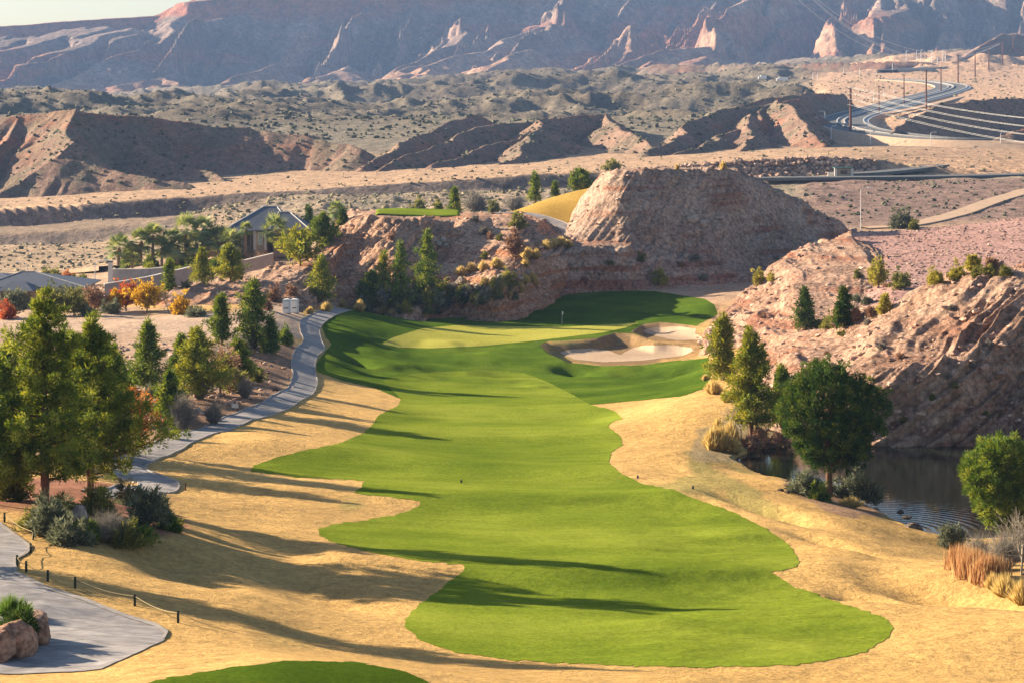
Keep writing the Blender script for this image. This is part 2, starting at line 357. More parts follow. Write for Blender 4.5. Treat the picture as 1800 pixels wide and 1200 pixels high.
ground = structure(mesh_from('ground', Vn, grid_faces(*shp), M['ground'], col=ground_colours(PXn.ravel(), Yn.ravel(), Hn.ravel())))
rowsF = np.concatenate([np.arange(452, 700, 1.3), np.arange(700, 764, 1.2), np.arange(764, 776, .4), np.arange(776,790,1.), np.arange(790, 1150, 2.2), np.arange(1150, 2400, 5.), np.arange(2400, 3300, 12.), np.arange(3300, 4300, 40)])
colsF = pxcols(3.0)
PXf, Yf = np.meshgrid(colsF, rowsF); Hf = base_h(PXf.ravel(), Yf.ravel()).reshape(PXf.shape)
M['terrain'] = mat_col('desert_ground', .45, .22, .7, .7)
terrain = structure(mesh_from('terrain', to_xyz(PXf, Yf, Hf), grid_faces(*PXf.shape), M['terrain'], col=ground_colours(PXf.ravel(), Yf.ravel(), Hf.ravel())))
# ---------------------------------------------------------------- turf sheets cut out of the same surface
def sheet(name, D, mat, lift, yr):
    D = D.copy(); D[(Yn < yr[0]) | (Yn > yr[1])] = 9
    nr, nc = shp; idx = np.arange(nr*nc).reshape(nr, nc)
    q = np.stack([idx[:-1, :-1], idx[:-1, 1:], idx[1:, 1:], idx[1:, :-1]], -1).reshape(-1, 4); d = D.ravel()[q]
    full = (d < 0).all(1); part = (d < 0).any(1) & ~full
    V = Vn.copy(); V[:, 2] += lift
    polys = [tuple(f) for f in q[full]]; extra = []; cache = {}
    dr = D.ravel()
    for f in q[part]:
        out = []
        for i in range(4):
            a, b = int(f[i]), int(f[(i+1) % 4]); da, db = dr[a], dr[b]
            if da < 0: out.append(a)
            if (da < 0) != (db < 0):
                k = (min(a, b), max(a, b))
                if k not in cache:
                    t = da/(da-db); extra.append(V[a]*(1-t)+V[b]*t); cache[k] = len(V)+len(extra)-1
                out.append(cache[k])
        if len(out) >= 3: polys.append(tuple(out))
    VV = np.concatenate([V, np.array(extra).reshape(-1, 3)]) if extra else V
    used = np.unique(np.concatenate([np.array(p) for p in polys])); rm = -np.ones(len(VV), int); rm[used] = np.arange(len(used))
    me = bpy.data.meshes.new(name); me.from_pydata(VV[used].tolist(), [], [tuple(rm[list(p)]) for p in polys])
    me.polygons.foreach_set('use_smooth', np.ones(len(me.polygons), bool)); me.materials.append(mat)
    o = bpy.data.objects.new(name, me); C.objects.link(o); return structure(o)
pr, qr = PXn.ravel(), PYn.ravel()
edge = (2.2*fbm(Vn[:, 0]*1.6, Vn[:, 1]*1.1, s=4, o=4)*np.clip(200/Yn.ravel(), .4, 2)).reshape(shp)
S = lambda poly: sdf(pr, qr, poly).reshape(shp)
sF, sR, sG, s1, s2 = S(FAIR), S(ROUGH), S(GREEN), S(RIM1), S(RIM2)
M['fairway'] = mat_grass('fairway_turf', [(.34,(.10,.15,.014)),(.5,(.165,.212,.021)),(.66,(.245,.28,.036))], .8, .05, (.12,.4,.1,.25))
M['rough'] = mat_grass('rough_turf', [(.34,(.05,.095,.010)),(.5,(.085,.145,.014)),(.66,(.16,.22,.024))], 1., .3)
M['green'] = mat_grass('putting_turf', [(.34,(.30,.29,.05)),(.5,(.37,.35,.065)),(.66,(.44,.40,.085))], .6, .01)
M['sand'] = mat_grass('bunker_sand', [(.34,(.40,.29,.20)),(.5,(.47,.345,.24)),(.66,(.53,.395,.285))], 1., .03)
rough = sheet('rough_grass', np.maximum.reduce([sR+edge*.6, -s1+edge*.4, -s2+edge*.4]), M['rough'], .012, (250, 455))
fairway = sheet('fairway', sF+edge, M['fairway'], .022, (98, 345))
green = sheet('putting_green', sG+edge*.2, M['green'], .03, (340, 440))
for o_ in (S(SAND1), S(SAND2)): sheet('sand_bunker', o_+edge*.4+1.5, M['sand'], .03, (320, 420))
tee = sheet('tee_turf', S(TEE)+edge*.7, M['rough'], .03, (70, 97))
# ---------------------------------------------------------------- lofted hills
def loft(name, curves, mat, res=.45, pstep=3., ga=.6, gs=3., na=.5, ns=5., seed=0, lo=None, hi=None, back=8., skirt=4., colf=None, chunk=.0, diag=0., plat=0.):
    """curves: foot to crest, each a list of (px, py, Y). Columns are bearings; rows follow the slope."""
    p0 = curves[0][0][0]; p1 = curves[0][-1][0]
    px = np.arange(p0, p1+.1, pstep); n = len(px)
    cur = []
    for c in curves:
        a = np.array(c, float); py = np.interp(px, a[:, 0], a[:, 1]); Y = np.interp(px, a[:, 0], a[:, 2])
        k = max(1., 9./pstep)
        py = blur(py[None], k, 1)[0]; Y = blur(Y[None], k, 1)[0]
        cur.append(np.stack([(px-900)/F*Y, Y, -(py-HY)*Y/F], -1))
    f = cur[0].copy(); f[:, 1] -= skirt*.6; f[:, 2] -= skirt; b = cur[-1].copy(); b[:, 1] += back; b[:, 2] -= back*.9+2
    cur = [f]+cur+[b]
    P = []
    for i in range(len(cur)-1):
        L = np.median(np.linalg.norm(cur[i+1]-cur[i], axis=1)); m = max(2, int(L/res))
        t = (np.arange(m)/m)[:, None, None]; P.append(cur[i][None]*(1-t)+cur[i+1][None]*t)
    P.append(cur[-1][None]); P = np.concatenate(P); nr = len(P)
    sm = max(1., 1.2/res)
    for k in range(3): P[..., k] = blur(P[..., k], sm, 0)
    # normals
    dU = np.gradient(P, axis=1); dV = np.gradient(P, axis=0); N = np.cross(dU, dV); N /= np.linalg.norm(N, axis=-1, keepdims=True)+1e-9
    N[N[..., 1] > 0] *= 1
    X, Y, Z = P[..., 0], P[..., 1], P[..., 2]
    steep = smooth((1-np.abs(N[..., 2]))*14.-.05)
    wx = X+1.5*fbm(X/gs/2, Y/gs/2, Z/gs/2, o=2, s=seed+5)
    g = ridged((wx+diag*Z)/gs, Z/gs*.16+Y/gs*.12, s=seed+1, o=4, g=.55)
    d = ga*(g-.1)*(.25+.75*steep)+na*(.2+.8*steep)*fbm(X/ns, Y/ns, Z/ns, o=5, s=seed+2, g=.55)
    d = d+ga*.42*(ridged((wx+diag*Z)/(gs*.3), Z/gs*.5+Y/gs*.3, s=seed+31, o=3, g=.6)-.2)*(.15+.85*steep)
    if chunk: d = d+chunk*(.25+.75*steep)*(np.abs(fbm(X/1.6, Y/1.6, Z/1.1, o=3, s=seed+8))*2-.5)
    end = smooth(np.minimum(np.arange(n), np.arange(n)[::-1])/8.)[None]
    P = P+N*(d*end)[..., None]
    e2 = (1-end)*4; P[..., 2] -= e2
    V = P.reshape(-1, 3)
    col = None if colf is None else colf(V, N.reshape(-1, 3))
    return structure(mesh_from(name, V, grid_faces(nr, n), mat, col=col))
M['rockA'] = mat_rock('pink_badland_rock', (.19,.125,.095), (.41,.28,.21), (.56,.41,.315), (.30,.12,.07), 1., .5, .85)
M['rockB'] = mat_rock('tan_boulder_slope', (.17,.095,.065), (.43,.265,.185), (.60,.41,.30), (.33,.125,.07), 1., .6, .8)
M['rockC'] = mat_rock('orange_bench_clay', (.22,.12,.08), (.45,.27,.18), (.60,.41,.30), (.44,.18,.08), 1., .5, .9)
M['pink'] = mat_rock('pink_gravel', (.34,.19,.16), (.42,.245,.21), (.48,.29,.25), (.36,.18,.14), 1., .16, .2)
M['gold'] = mat_grass('golden_slope', [(.34,(.33,.21,.05)),(.5,(.44,.28,.07)),(.66,(.52,.36,.10))], .5, .2)
H1 = loft('badland_hill', [
 [(935,524,434),(1000,521,436),(1060,518,438),(1150,519,440),(1240,529,442),(1300,545,444),(1400,540,450),(1530,520,470)],
 [(935,480,436),(960,454,438),(1000,441,440),(1050,433,441),(1100,436,442),(1150,450,446),(1240,470,450),(1300,480,452),(1400,490,462),(1530,470,485)],
 [(935,470,440),(960,442,446),(1000,432,449),(1050,424,449),(1100,424,447),(1150,430,450),(1240,452,454),(1300,462,456),(1400,470,468),(1530,450,492)],
 [(935,455,444),(960,436,451),(985,425,456),(1000,405,459),(1030,380,460),(1060,360,457),(1095,345,453),(1130,348,456),(1200,375,459),(1290,385,463),(1400,415,478),(1530,435,500)],
 [(935,440,448),(960,432,454),(985,417,460),(1000,398,466),(1012,372,470),(1024,350,474),(1045,324,472),(1058,304,468),(1100,298,463),(1150,297,465),(1200,296,468),(1280,297,472),(1300,305,473),(1340,325,478),(1400,355,488),(1450,380,497),(1497,405,506),(1530,425,510)],
 [(935,440,452),(985,417,465),(1012,371,485),(1058,302,498),(1150,295,500),(1280,295,500),(1340,325,495),(1400,355,498),(1530,425,515)]],
 M['rockA'], .40, 2.2, 1.0, 5.0, .7, 7., 11, chunk=.13, diag=-.7)
H2 = loft('bench_hill', [
 [(215,560,352),(300,552,356),(460,548,362),(540,541,374),(600,541,400),(650,545,403),(700,552,397),(800,557,406),(880,556,398),(930,532,412),(1010,520,440)],
 [(215,558,358),(300,532,364),(460,520,376),(540,503,392),(600,488,416),(650,478,414),(700,485,406),(760,494,412),(820,500,409),(880,492,401),(930,466,414),(1010,440,446)],
 [(215,556,364),(300,518,370),(460,500,388),(540,470,404),(600,432,428),(650,426,425),(700,434,419),(760,456,428),(850,450,424),(900,436,425),(960,427,442),(1010,420,455)],
 [(215,555,370),(300,507,378),(340,497,382),(400,500,388),(460,484,400),(500,470,408),(540,455,420),(580,425,433),(600,400,438),(622,380,438),(660,376,434),(700,382,430),(760,385,441),(850,383,450),(900,387,452),(950,397,464),(1010,414,468)],
 [(215,555,378),(300,506,386),(460,482,410),(540,452,430),(580,422,446),(600,385,468),(640,371,488),(700,368,492),(800,371,492),(850,375,488),(900,375,486),(950,387,478),(1010,412,474)]],
 M['rockC'], .40, 2.2, 1.5, 4.5, .8, 6., 23, chunk=.28, diag=-1.)
UG = loft('putting_green', [
 [(640,374.3,440),(660,373.8,434),(700,376.6,439),(760,379.4,450),(830,377.5,460)],
 [(640,369,486),(660,367.4,488),(700,365.2,490),(800,368,490),(830,371,486)]], M['fairway'], .6, 3., 0, 5, 0, 5, 3, back=.5, skirt=.35)
HG = loft('grass_slope', [
 [(860,382,480),(900,381,481),(950,386,478),(1000,402,474),(1070,400,478)],
 [(860,376,500),(900,372,504),(950,352,508),(1000,336,510),(1040,327,510),(1070,322,510)]],
 M['gold'], .6, 3., .1, 6, .15, 8, 33, back=14)
H3 = loft('rocky_ridge', [
 [(1222,604,348),(1260,612,343),(1300,608,338),(1350,602,334),(1400,590,330),(1480,582,330),(1600,570,332),(1700,560,340)],
 [(1222,596,358),(1260,585,361),(1300,566,361),(1350,552,361),(1400,540,355),(1450,535,356),(1500,530,358),(1600,530,358),(1700,540,360)],
 [(1222,588,372),(1260,562,377),(1300,541,386),(1350,502,390),(1400,482,392),(1450,476,390),(1500,485,380),(1560,495,376),(1600,505,374),(1700,530,370)],
 [(1222,584,380),(1236,574,384),(1260,549,390),(1300,521,400),(1340,491,410),(1370,467,419),(1400,447,428),(1440,427,437),(1480,411,446),(1520,420,436),(1560,450,415),(1600,480,400),(1700,525,380)]],
 M['rockB'], .36, 2.2, 2.1, 6.0, .7, 7., 41, chunk=.24, diag=-1.4)
H5 = loft('gravel_slope', [
 [(1430,600,326),(1600,596,327),(1900,595,328),(2500,595,328)],
 [(1430,585,343),(1500,570,343),(1570,543,343),(1900,540,343),(2500,540,343)],
 [(1430,560,358),(1500,535,358),(1580,506,358),(1900,500,358),(2500,500,358)],
 [(1430,530,374),(1500,510,374),(1560,493,376),(1700,487,378),(1900,482,378),(2500,482,378)],
 [(1430,440,450),(1480,409,458),(1500,406,462),(1560,405,466),(1620,401,468),(1700,393,470),(1800,380,474),(1900,374,478),(2500,374,478)]],
 M['pink'], .6, 3., .2, 14, .45, 16, 53, back=10, chunk=.05)
H4 = loft('boulder_hill', [
 [(1318,764,233),(1360,772,231),(1400,778,228),(1500,784,225),(1600,785,224.6),(1700,785,224.6),(1770,784,224.6),(1800,786,224),(2100,800,222)],
 [(1318,712,245),(1360,700,243),(1400,700,236),(1500,688,230),(1530,672,229),(1560,664,228.6),(1620,650,228.4),(1700,656,228.4),(1760,690,229),(1800,705,230),(2100,690,232)],
 [(1318,660,265),(1360,650,262),(1400,650,246),(1500,640,240),(1600,620,237),(1700,600,236),(1800,580,236),(2100,560,238)],
 [(1318,620,290),(1360,612,286),(1400,612,268),(1500,595,258),(1560,574,250),(1640,548,246),(1700,525,244),(1800,515,243),(2100,500,246)],
 [(1318,604,310),(1360,594,306),(1400,591,292),(1480,582,280),(1520,567,268),(1600,542,258),(1620,521,256),(1640,502,254),(1700,484,252),(1760,476,251),(1800,479,251),(2100,490,254)],
 [(1318,602,320),(1400,590,318),(1480,581,312),(1520,566,290),(1600,541,270),(1640,501,266),(1700,482,264),(1800,478,264),(2100,488,266)]],
 M['rockB'], .24, 2.2, 2.3, 6.5, .55, 6., 67, chunk=.2, diag=-1.6, back=12)
# ---------------------------------------------------------------- far badlands: crest lines with talus slopes, and the mesa
def tents(lines, X, Y, slope, rill=.35, seed=0, warp=6., ws=30.):
    X0, Y0 = X, Y; X = X0+warp*fbm(X0/ws, Y0/ws, s=seed+301, o=3); Y = Y0+warp*fbm(X0/ws, Y0/ws, s=seed+402, o=3)
    Z = np.full(X.shape, -999.)
    for li, ln in enumerate(lines):
        sl = slope
        if isinstance(ln[0], (int, float)): sl = ln[0]; ln = ln[1:]
        P = np.array([W(*p) for p in ln]); acc = 0
        for a, b in zip(P[:-1], P[1:]):
            e = b-a; L = math.hypot(e[0], e[1])+1e-6
            m = (np.abs(X-(a[0]+b[0])/2) < L/2+140) & (np.abs(Y-(a[1]+b[1])/2) < L/2+140)
            x, y = X[m]-a[0], Y[m]-a[1]; t = np.clip((x*e[0]+y*e[1])/L**2, 0, 1)
            dx, dy = x-t*e[0], y-t*e[1]; d = np.hypot(dx, dy)
            s = acc+t*L
            g = 1+rill*ridged(s/16., d/60., s=seed+li*7, o=4)
            z = a[2]+t*e[2]-sl*d*g*.92
            Z[m] = np.maximum(Z[m], z); acc += L
    return Z
BAD = [
 [(-900,150,1100),(-500,190,1060),(-150,200,1030),(0,203,1010),(90,199,1000),(145,190,992),(205,225,984),(262,262,974),(345,298,957),(400,315,935)],
 [(145,190,992),(125,235,950),(100,274,905)],[(100,274,905),(60,300,898),(0,345,880)],
 [(100,274,905),(150,281,903),(200,302,896),(330,327,880)],
 [(-150,205,1030),(-80,250,1000),(-60,290,950)],[(40,202,1005),(20,240,985),(-20,290,950)],
 [(145,195,1010),(300,212,1035),(450,226,1040),(560,240,1030),(640,262,1005)],
 [(850,200,1180),(800,212,1140),(740,235,1085),(690,258,1025),(650,291,980)],
 [(1050,203,1160),(900,215,1120),(840,222,1090),(790,250,1040),(720,272,1000),(680,295,965)],
 [(1060,200,1150),(960,208,1120),(900,245,1060),(830,268,1010),(765,289,970)],
 [(950,210,1100),(935,250,1030),(905,275,985),(880,286,965)],
 [(1060,200,1150),(1100,235,1070),(1140,255,1030),(1185,271,1000)],
 [(1400,176,1220),(1350,183,1200),(1250,197,1130),(1200,228,1060),(1148,262,1000)],
 [(1350,183,1200),(1330,215,1130),(1240,250,1040),(1195,268,995)],
 [(1370,176,1200),(1395,196,1130),(1420,240,1065),(1440,252,1050)],
 [(1310,200,1130),(1320,235,1070),(1290,262,1010)],[1.2,(1290,188,1190),(1350,172,1255),(1400,164,1310),(1450,162,1380),(1485,165,1430)],
 [1.1,(1900,168,1260),(1800,172,1240),(1700,174,1220),(1640,188,1195),(1585,212,1165),(1560,245,1125)],
 [(1830,222,1095),(1790,228,1090),(1762,242,1085)],
 [(1640,105,2500),(1700,98,2520),(1735,75,2600),(1770,58,2650),(1900,60,2700),(2300,50,2700)],
 [.9,(1240,112,2480),(1320,112,2420),(1450,110,2350),(1560,108,2300),(1640,106,2300)],
 [(1150,112,2520),(1240,113,2480)]]
NB = next(i for i, l in enumerate(BAD) if l[0] == (1640,105,2500))
cb = np.arange(-700, 1990, 3.); rb = np.concatenate([np.arange(830, 1300, 1.5), np.arange(1300, 1500, 5)])
PXb, Yb = np.meshgrid(cb, rb); Xb = (PXb-900)/F*Yb
Zb = tents(BAD[:NB], Xb, Yb, .74, .30, 5)
Zb += 1.6*fbm(Xb/22, Yb/22, s=91, o=5); Zb = np.maximum(Zb, -62)
keep = (Zb[:-1, :-1] > -(Hf.max())) & (Zb[:-1, :-1] > -60)
def bad_col(px, Y, Z):
    X = (px-900)/F*Y
    n = fbm(X/35, Y/35, Z/12, s=7, o=4); c = np.array((.245,.155,.115))*(1+.3*n[:, None])
    r = smooth((fbm(X/60, Y/60, Z/9, s=17, o=3)-.02)/.2)*smooth((Z+38)/20)
    c = c*(1-.6*r[:, None])+np.array((.30,.125,.075))*.6*r[:, None]
    v = smooth((fbm(X/12, Y/12, s=19, o=4)+.1)/.25)*.45*(px < 1500); c = c*(1-v[:, None])+np.array((.145,.14,.095))*v[:, None]
    return np.concatenate([c, np.ones((len(c), 1))], 1)
M['bad'] = mat_col('badland_clay', .38, .25, .9, .5, veg=(.33, .55, (.12,.125,.085)))
badl = structure(mesh_from('badland_ridges', np.stack([Xb, Yb, Zb], -1).reshape(-1, 3), grid_faces(*PXb.shape, keep=keep), M['bad'], col=bad_col(PXb.ravel(), Yb.ravel(), Zb.ravel())))
cb = np.arange(1080, 2300, 3.); rb = np.arange(2150, 2800, 6.)
PXb, Yb = np.meshgrid(cb, rb); Xb = (PXb-900)/F*Yb
Zb = tents(BAD[NB:], Xb, Yb, .6, .25, 9)+1.5*fbm(Xb/25, Yb/25, s=93); Zb = np.maximum(Zb, -62)
keep = (Zb[:-1, :-1] > -60.)
cc = bad_col(PXb.ravel(), Yb.ravel(), Zb.ravel()); cc[:, :3] = cc[:, :3]*.8+.03
structure(mesh_from('distant_hill', np.stack([Xb, Yb, Zb], -1).reshape(-1, 3), grid_faces(*PXb.shape, keep=keep), M['bad'], col=cc))
# mesa
cm = np.concatenate([np.arange(-2600, -100, 14.), np.arange(-100, 1900, 4.5), np.arange(1900, 4600, 14.)])
rim = np.interp(cm, [-2600,-600,0,150,280,296,310,350,500,900,4600], [70,70,47,36,27,20,6,0,-6,-50,-90])
rim = rim+2.5*fbm(cm/60, 0*cm, s=3)
foot = np.interp(cm, [-2600,0,150,300,450,600,750,900,1050,1200,1350,1500,1650,1800,4600], [190,187,181,175,168,158,150,142,137,130,128,112,102,98,98])
ts = np.linspace(0, 1, 380); T, CM = np.meshgrid(ts, cm, indexing='ij')
Yfo = 3330+np.interp(cm, [-2600, 0, 300, 900, 4600], [250, 250, 470, 450, 500])*1.; Yri = Yfo+np.interp(cm, [-2600, 0, 280, 330, 900, 4600], [770, 770, 730, 650, 770, 850])
T2 = np.clip((T-.18)/.82, 0, 1); Ym = np.where(T < .18, 3250*(1-T/.18)+Yfo[None]*(T/.18), Yfo[None]*(1-T2)+Yri[None]*T2); Xm = (CM-900)/F*Ym
zf = -(foot-HY)*Yfo/F-12; zr = -(rim-HY)*Yri/F
prof = np.interp(ts, [0, .12, .35, .7, .88, .915, .93, 1.], [0, .04, .20, .58, .80, .86, .985, 1.])
Zm = np.where(T < .18, zf[None]-10*(1-T/.18), zf[None]+(zr-zf)[None]*np.interp(T2, [0, .12, .35, .7, .88, .915, .93, 1.], [0, .04, .20, .58, .80, .86, .985, 1.])); T = T2
s_ = Xm-.28*(Ym-3700)
wob = 90*fbm(Xm/400, Ym/400, s=12, o=3)
amp = np.sin(np.clip(T/.93, 0, 1)*np.pi)**.8
big = ridged((s_+wob)/430, Ym/2600, s=2, o=2, g=.45); mid = ridged((s_+wob)/105, Ym/560, s=6, o=4, g=.6)
Zm = Zm+amp*(120*(big-.4)+125*(mid-.35))+9*ridged(Xm/45, Ym/60, s=15, o=4)*amp+42*amp*(ridged((s_+wob*.4)/44, Ym/420, s=25, o=3)-.3)
# explicit long spurs seen on the face
SP = [[.6,(330,8,4480),(262,88,4250),(215,108,4080),(130,140,3900),(40,185,3750)],[.6,(262,88,4250),(235,116,4100),(190,145,3950)],
      [.6,(100,72,4280),(50,105,4080),(0,125,3950)],[.6,(560,0,4560),(505,30,4500),(455,55,4420),(400,80,4320)],[.6,(480,125,4050),(420,150,3900),(360,170,3800)],
      [.6,(870,-10,4560),(830,50,4380),(700,155,3850)],[.6,(1015,10,4560),(985,45,4330),(880,85,4150),(780,130,3900),(690,152,3800)],[.6,(985,60,4250),(890,112,3950),(850,142,3750)],
      [.6,(1250,95,3950),(1180,103,3850),(1110,128,3700)],[.6,(150,170,3850),(200,165,3850),(290,150,3950),(330,172,3750)],[.6,(640,130,4000),(560,158,3800)],[.6,(760,128,3980),(680,158,3760)]]
Zs = tents(SP, Xm, Ym, .6, .4, 77, 55., 150.)+14
rf = R(8)
FH = []
for i in range(34):
    x = -120+i*42+rf.uniform(-14, 14); yy = np.interp(x, [0, 300, 600, 900, 1200, 1350], [178, 170, 156, 138, 124, 122])-rf.uniform(2, 30); Y0 = rf.uniform(3380, 3720)
    FH.append([.62, (x+rf.uniform(30, 60), yy+rf.uniform(4, 14), Y0+60), (x, yy, Y0), (x-rf.uniform(18, 40), yy+rf.uniform(10, 18), Y0-90), (x-rf.uniform(40, 70), yy+rf.uniform(20, 32), Y0-190)])
Zs = np.maximum(Zs, tents(FH, Xm, Ym, .6, .5, 177, 22., 60.))
Zm = np.maximum(Zm, Zs); Zm[:3] -= 25
Zcap = zr[None]*Ym/Yri[None]-5+np.clip(Ym-Yri[None]+60, -1e3, 60)*.15; Zm = np.where(T < .93, np.minimum(Zm, Zcap), Zm)
back = np.stack([Xm[-1]*1.1, Ym[-1]+500, Zm[-1]-80], -1)[None]
Pm = np.concatenate([np.stack([Xm, Ym, Zm], -1), back]); Vm = Pm.reshape(-1, 3)
z01 = np.concatenate([T, T[-1:]]).ravel()
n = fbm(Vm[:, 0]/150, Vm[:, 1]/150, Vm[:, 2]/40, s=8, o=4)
low = smooth((.45-z01)/.4)[:, None]; cmn = (np.array((.25,.175,.14))*(1-low)+np.array((.33,.19,.125))*low)*(1+.35*n[:, None]); sv = Vm[:, 0]-.28*(Vm[:, 1]-3700); k_ = fbm(sv/42, Vm[:, 1]/420, Vm[:, 2]/200, s=28, o=4)[:, None]; cmn = cmn*(1+.65*k_)+np.array((.10,.06,.035))*np.maximum(k_, 0); r = smooth((fbm(Vm[:, 0]/300, Vm[:, 1]/300, Vm[:, 2]/30, s=18, o=4))/.3)  # gully streaks: rock and scree tones, with lit crests and shade put into colour
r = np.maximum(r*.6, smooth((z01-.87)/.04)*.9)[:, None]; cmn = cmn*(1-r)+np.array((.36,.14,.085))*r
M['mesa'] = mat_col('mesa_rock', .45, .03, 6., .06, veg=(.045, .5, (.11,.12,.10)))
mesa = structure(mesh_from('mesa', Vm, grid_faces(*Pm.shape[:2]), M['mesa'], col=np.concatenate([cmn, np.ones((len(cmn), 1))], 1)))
# ---------------------------------------------------------------- casting a sight line onto the land
def bvh_of(objs):
    vs = []; fs = []; o = 0
    for ob in objs:
        me = ob.data; v = np.empty(len(me.vertices)*3, np.float32); me.vertices.foreach_get('co', v)
        f = np.empty(len(me.loops), np.int32); me.loops.foreach_get('vertex_index', f)
        vs.append(v.reshape(-1, 3)); fs.append(f.reshape(-1, 4)+o); o += len(me.vertices)
    return BVHTree.FromPolygons(np.concatenate(vs).tolist(), np.concatenate(fs).tolist(), all_triangles=False)
LAND = [bvh_of([ground, H1, H2, HG, H3, H4, H5]), bvh_of([terrain, badl])]
def ray(o, d):
    best = None
    for t in LAND:
        h = t.ray_cast(o, d)
        if h[0] is not None and (best is None or h[3] < best[1]): best = (h[0], h[3])
    return best
def hit(px, py, ymin=0):
    d = Vector(((px-900)/F, 1, -(py-HY)/F)); o = d*ymin
    h = ray(o, d.normalized())
    return h[0] if h else Vector(W(px, py, 400))
def drop(x, y, z=400.):
    h = ray(Vector((x, y, z)), Vector((0, 0, -1)))
    return h[0].z if h else -40.
# ---------------------------------------------------------------- water
m, nt = newmat('pond_water'); v = scaled(nt, .5, 1.5, 1.)
geo = nd(nt, 'ShaderNodeNewGeometry')
n1 = noise_node(nt, scaled(nt, .9, 2.4, 1.), 1., 3, .5)
# rings spreading from the boulder in the shallows
BX, BY, _z = W(1600, 930, 35*F/(936-HY))
vd = nd(nt, 'ShaderNodeVectorMath', operation='DISTANCE'); vd.inputs[1].default_value = (BX-1.2, BY+1.5, -35.); nt.links.new(geo.outputs['Position'], vd.inputs[0])
ring = math_(nt, 'MULTIPLY', math_(nt, 'SINE', math_(nt, 'MULTIPLY', vd.outputs['Value'], 7.5)), ramp(nt, math_(nt, 'MULTIPLY', vd.outputs['Value'], .055), [(.0, (1.,)), (.5, (.35,)), (.9, (0.,))]))
b = math_(nt, 'ADD', math_(nt, 'MULTIPLY', n1, .25), math_(nt, 'MULTIPLY', ring, .22))
finish(nt, (.010,.013,.008), .03, b, .04, 1., .5); M['water'] = m
pw = [((x-900)/F*(35*F/(y-HY)), 35*F/(y-HY)) for x, y in POND]
cx = sum(p[0] for p in pw)/len(pw); cy = sum(p[1] for p in pw)/len(pw)
wv = [(cx+(x-cx)*1.06, cy+(y-cy)*1.10, -35.0) for x, y in pw]
me = bpy.data.meshes.new('pond'); me.from_pydata(wv, [], [tuple(range(len(wv)))[::-1]]); me.materials.append(m)
if me.polygons[0].normal.z < 0: me.flip_normals()
pond = bpy.data.objects.new('pond', me); C.objects.link(pond); structure(pond)
# ---------------------------------------------------------------- paths and roads
def mat_plain(name, col, rough=.85, amp=.12, sc=3., bump=.02, spec=.2):
    m, nt = newmat(name); n = noise_node(nt, scaled(nt, 1, 1, 1), sc, 6, .65)
    c = mixc(nt, 1., col, ramp(nt, n, [(.35, (1-amp,)), (.65, (1+amp,))]), 'MULTIPLY')
    if name == 'concrete':
        br = nd(nt, 'ShaderNodeTexBrick'); br.inputs['Scale'].default_value = 1.; br.inputs['Brick Width'].default_value = 2.6; br.inputs['Row Height'].default_value = 2.6
        br.inputs['Mortar Size'].default_value = .035; br.offset = 0; br.inputs['Color1'].default_value = (1, 1, 1, 1); br.inputs['Color2'].default_value = (.9, .9, .9, 1); br.inputs['Mortar'].default_value = (.55, .52, .5, 1)
        nt.links.new(scaled(nt, 1, 1, 1, .6), br.inputs['Vector']); c = mixc(nt, 1., c, br.outputs[0], 'MULTIPLY')
        st = noise_node(nt, scaled(nt, .25, 1.6, 1., .5), 1., 5, .7); c = mixc(nt, 1., c, ramp(nt, st, [(.36, (.72,)), (.55, (1.05,))]), 'MULTIPLY')
    finish(nt, c, rough, n, bump, 1., spec); M[name] = m; return m
mat_plain('concrete', (.30,.275,.27), .9, .22, .7, .02); mat_plain('kerb_concrete', (.34,.30,.27), .9, .12, 2.)
mat_plain('asphalt', (.115,.118,.125), .9, .15, .5); mat_plain('white_concrete', (.52,.51,.50), .8, .05, .5)
mat_plain('median_gravel', (.26,.23,.21), .95, .2, .5); mat_plain('pale_dirt', (.42,.29,.20), .95, .12, .4); mat_plain('red_gravel', (.20,.07,.06), .95, .3, 6.)
def catmull(P, n=10):
    P = [np.array(p, float) for p in P]; P = [2*P[0]-P[1]]+P+[2*P[-1]-P[-2]]; out = []
    for i in range(1, len(P)-2):
        for k in range(n):
            t = k/n; a, b, c, d = P[i-1], P[i], P[i+1], P[i+2]
            out.append(.5*((2*b)+(c-a)*t+(2*a-5*b+4*c-d)*t*t+(3*b-a-3*c+d)*t**3))
    out.append(P[-2]); return np.array(out)
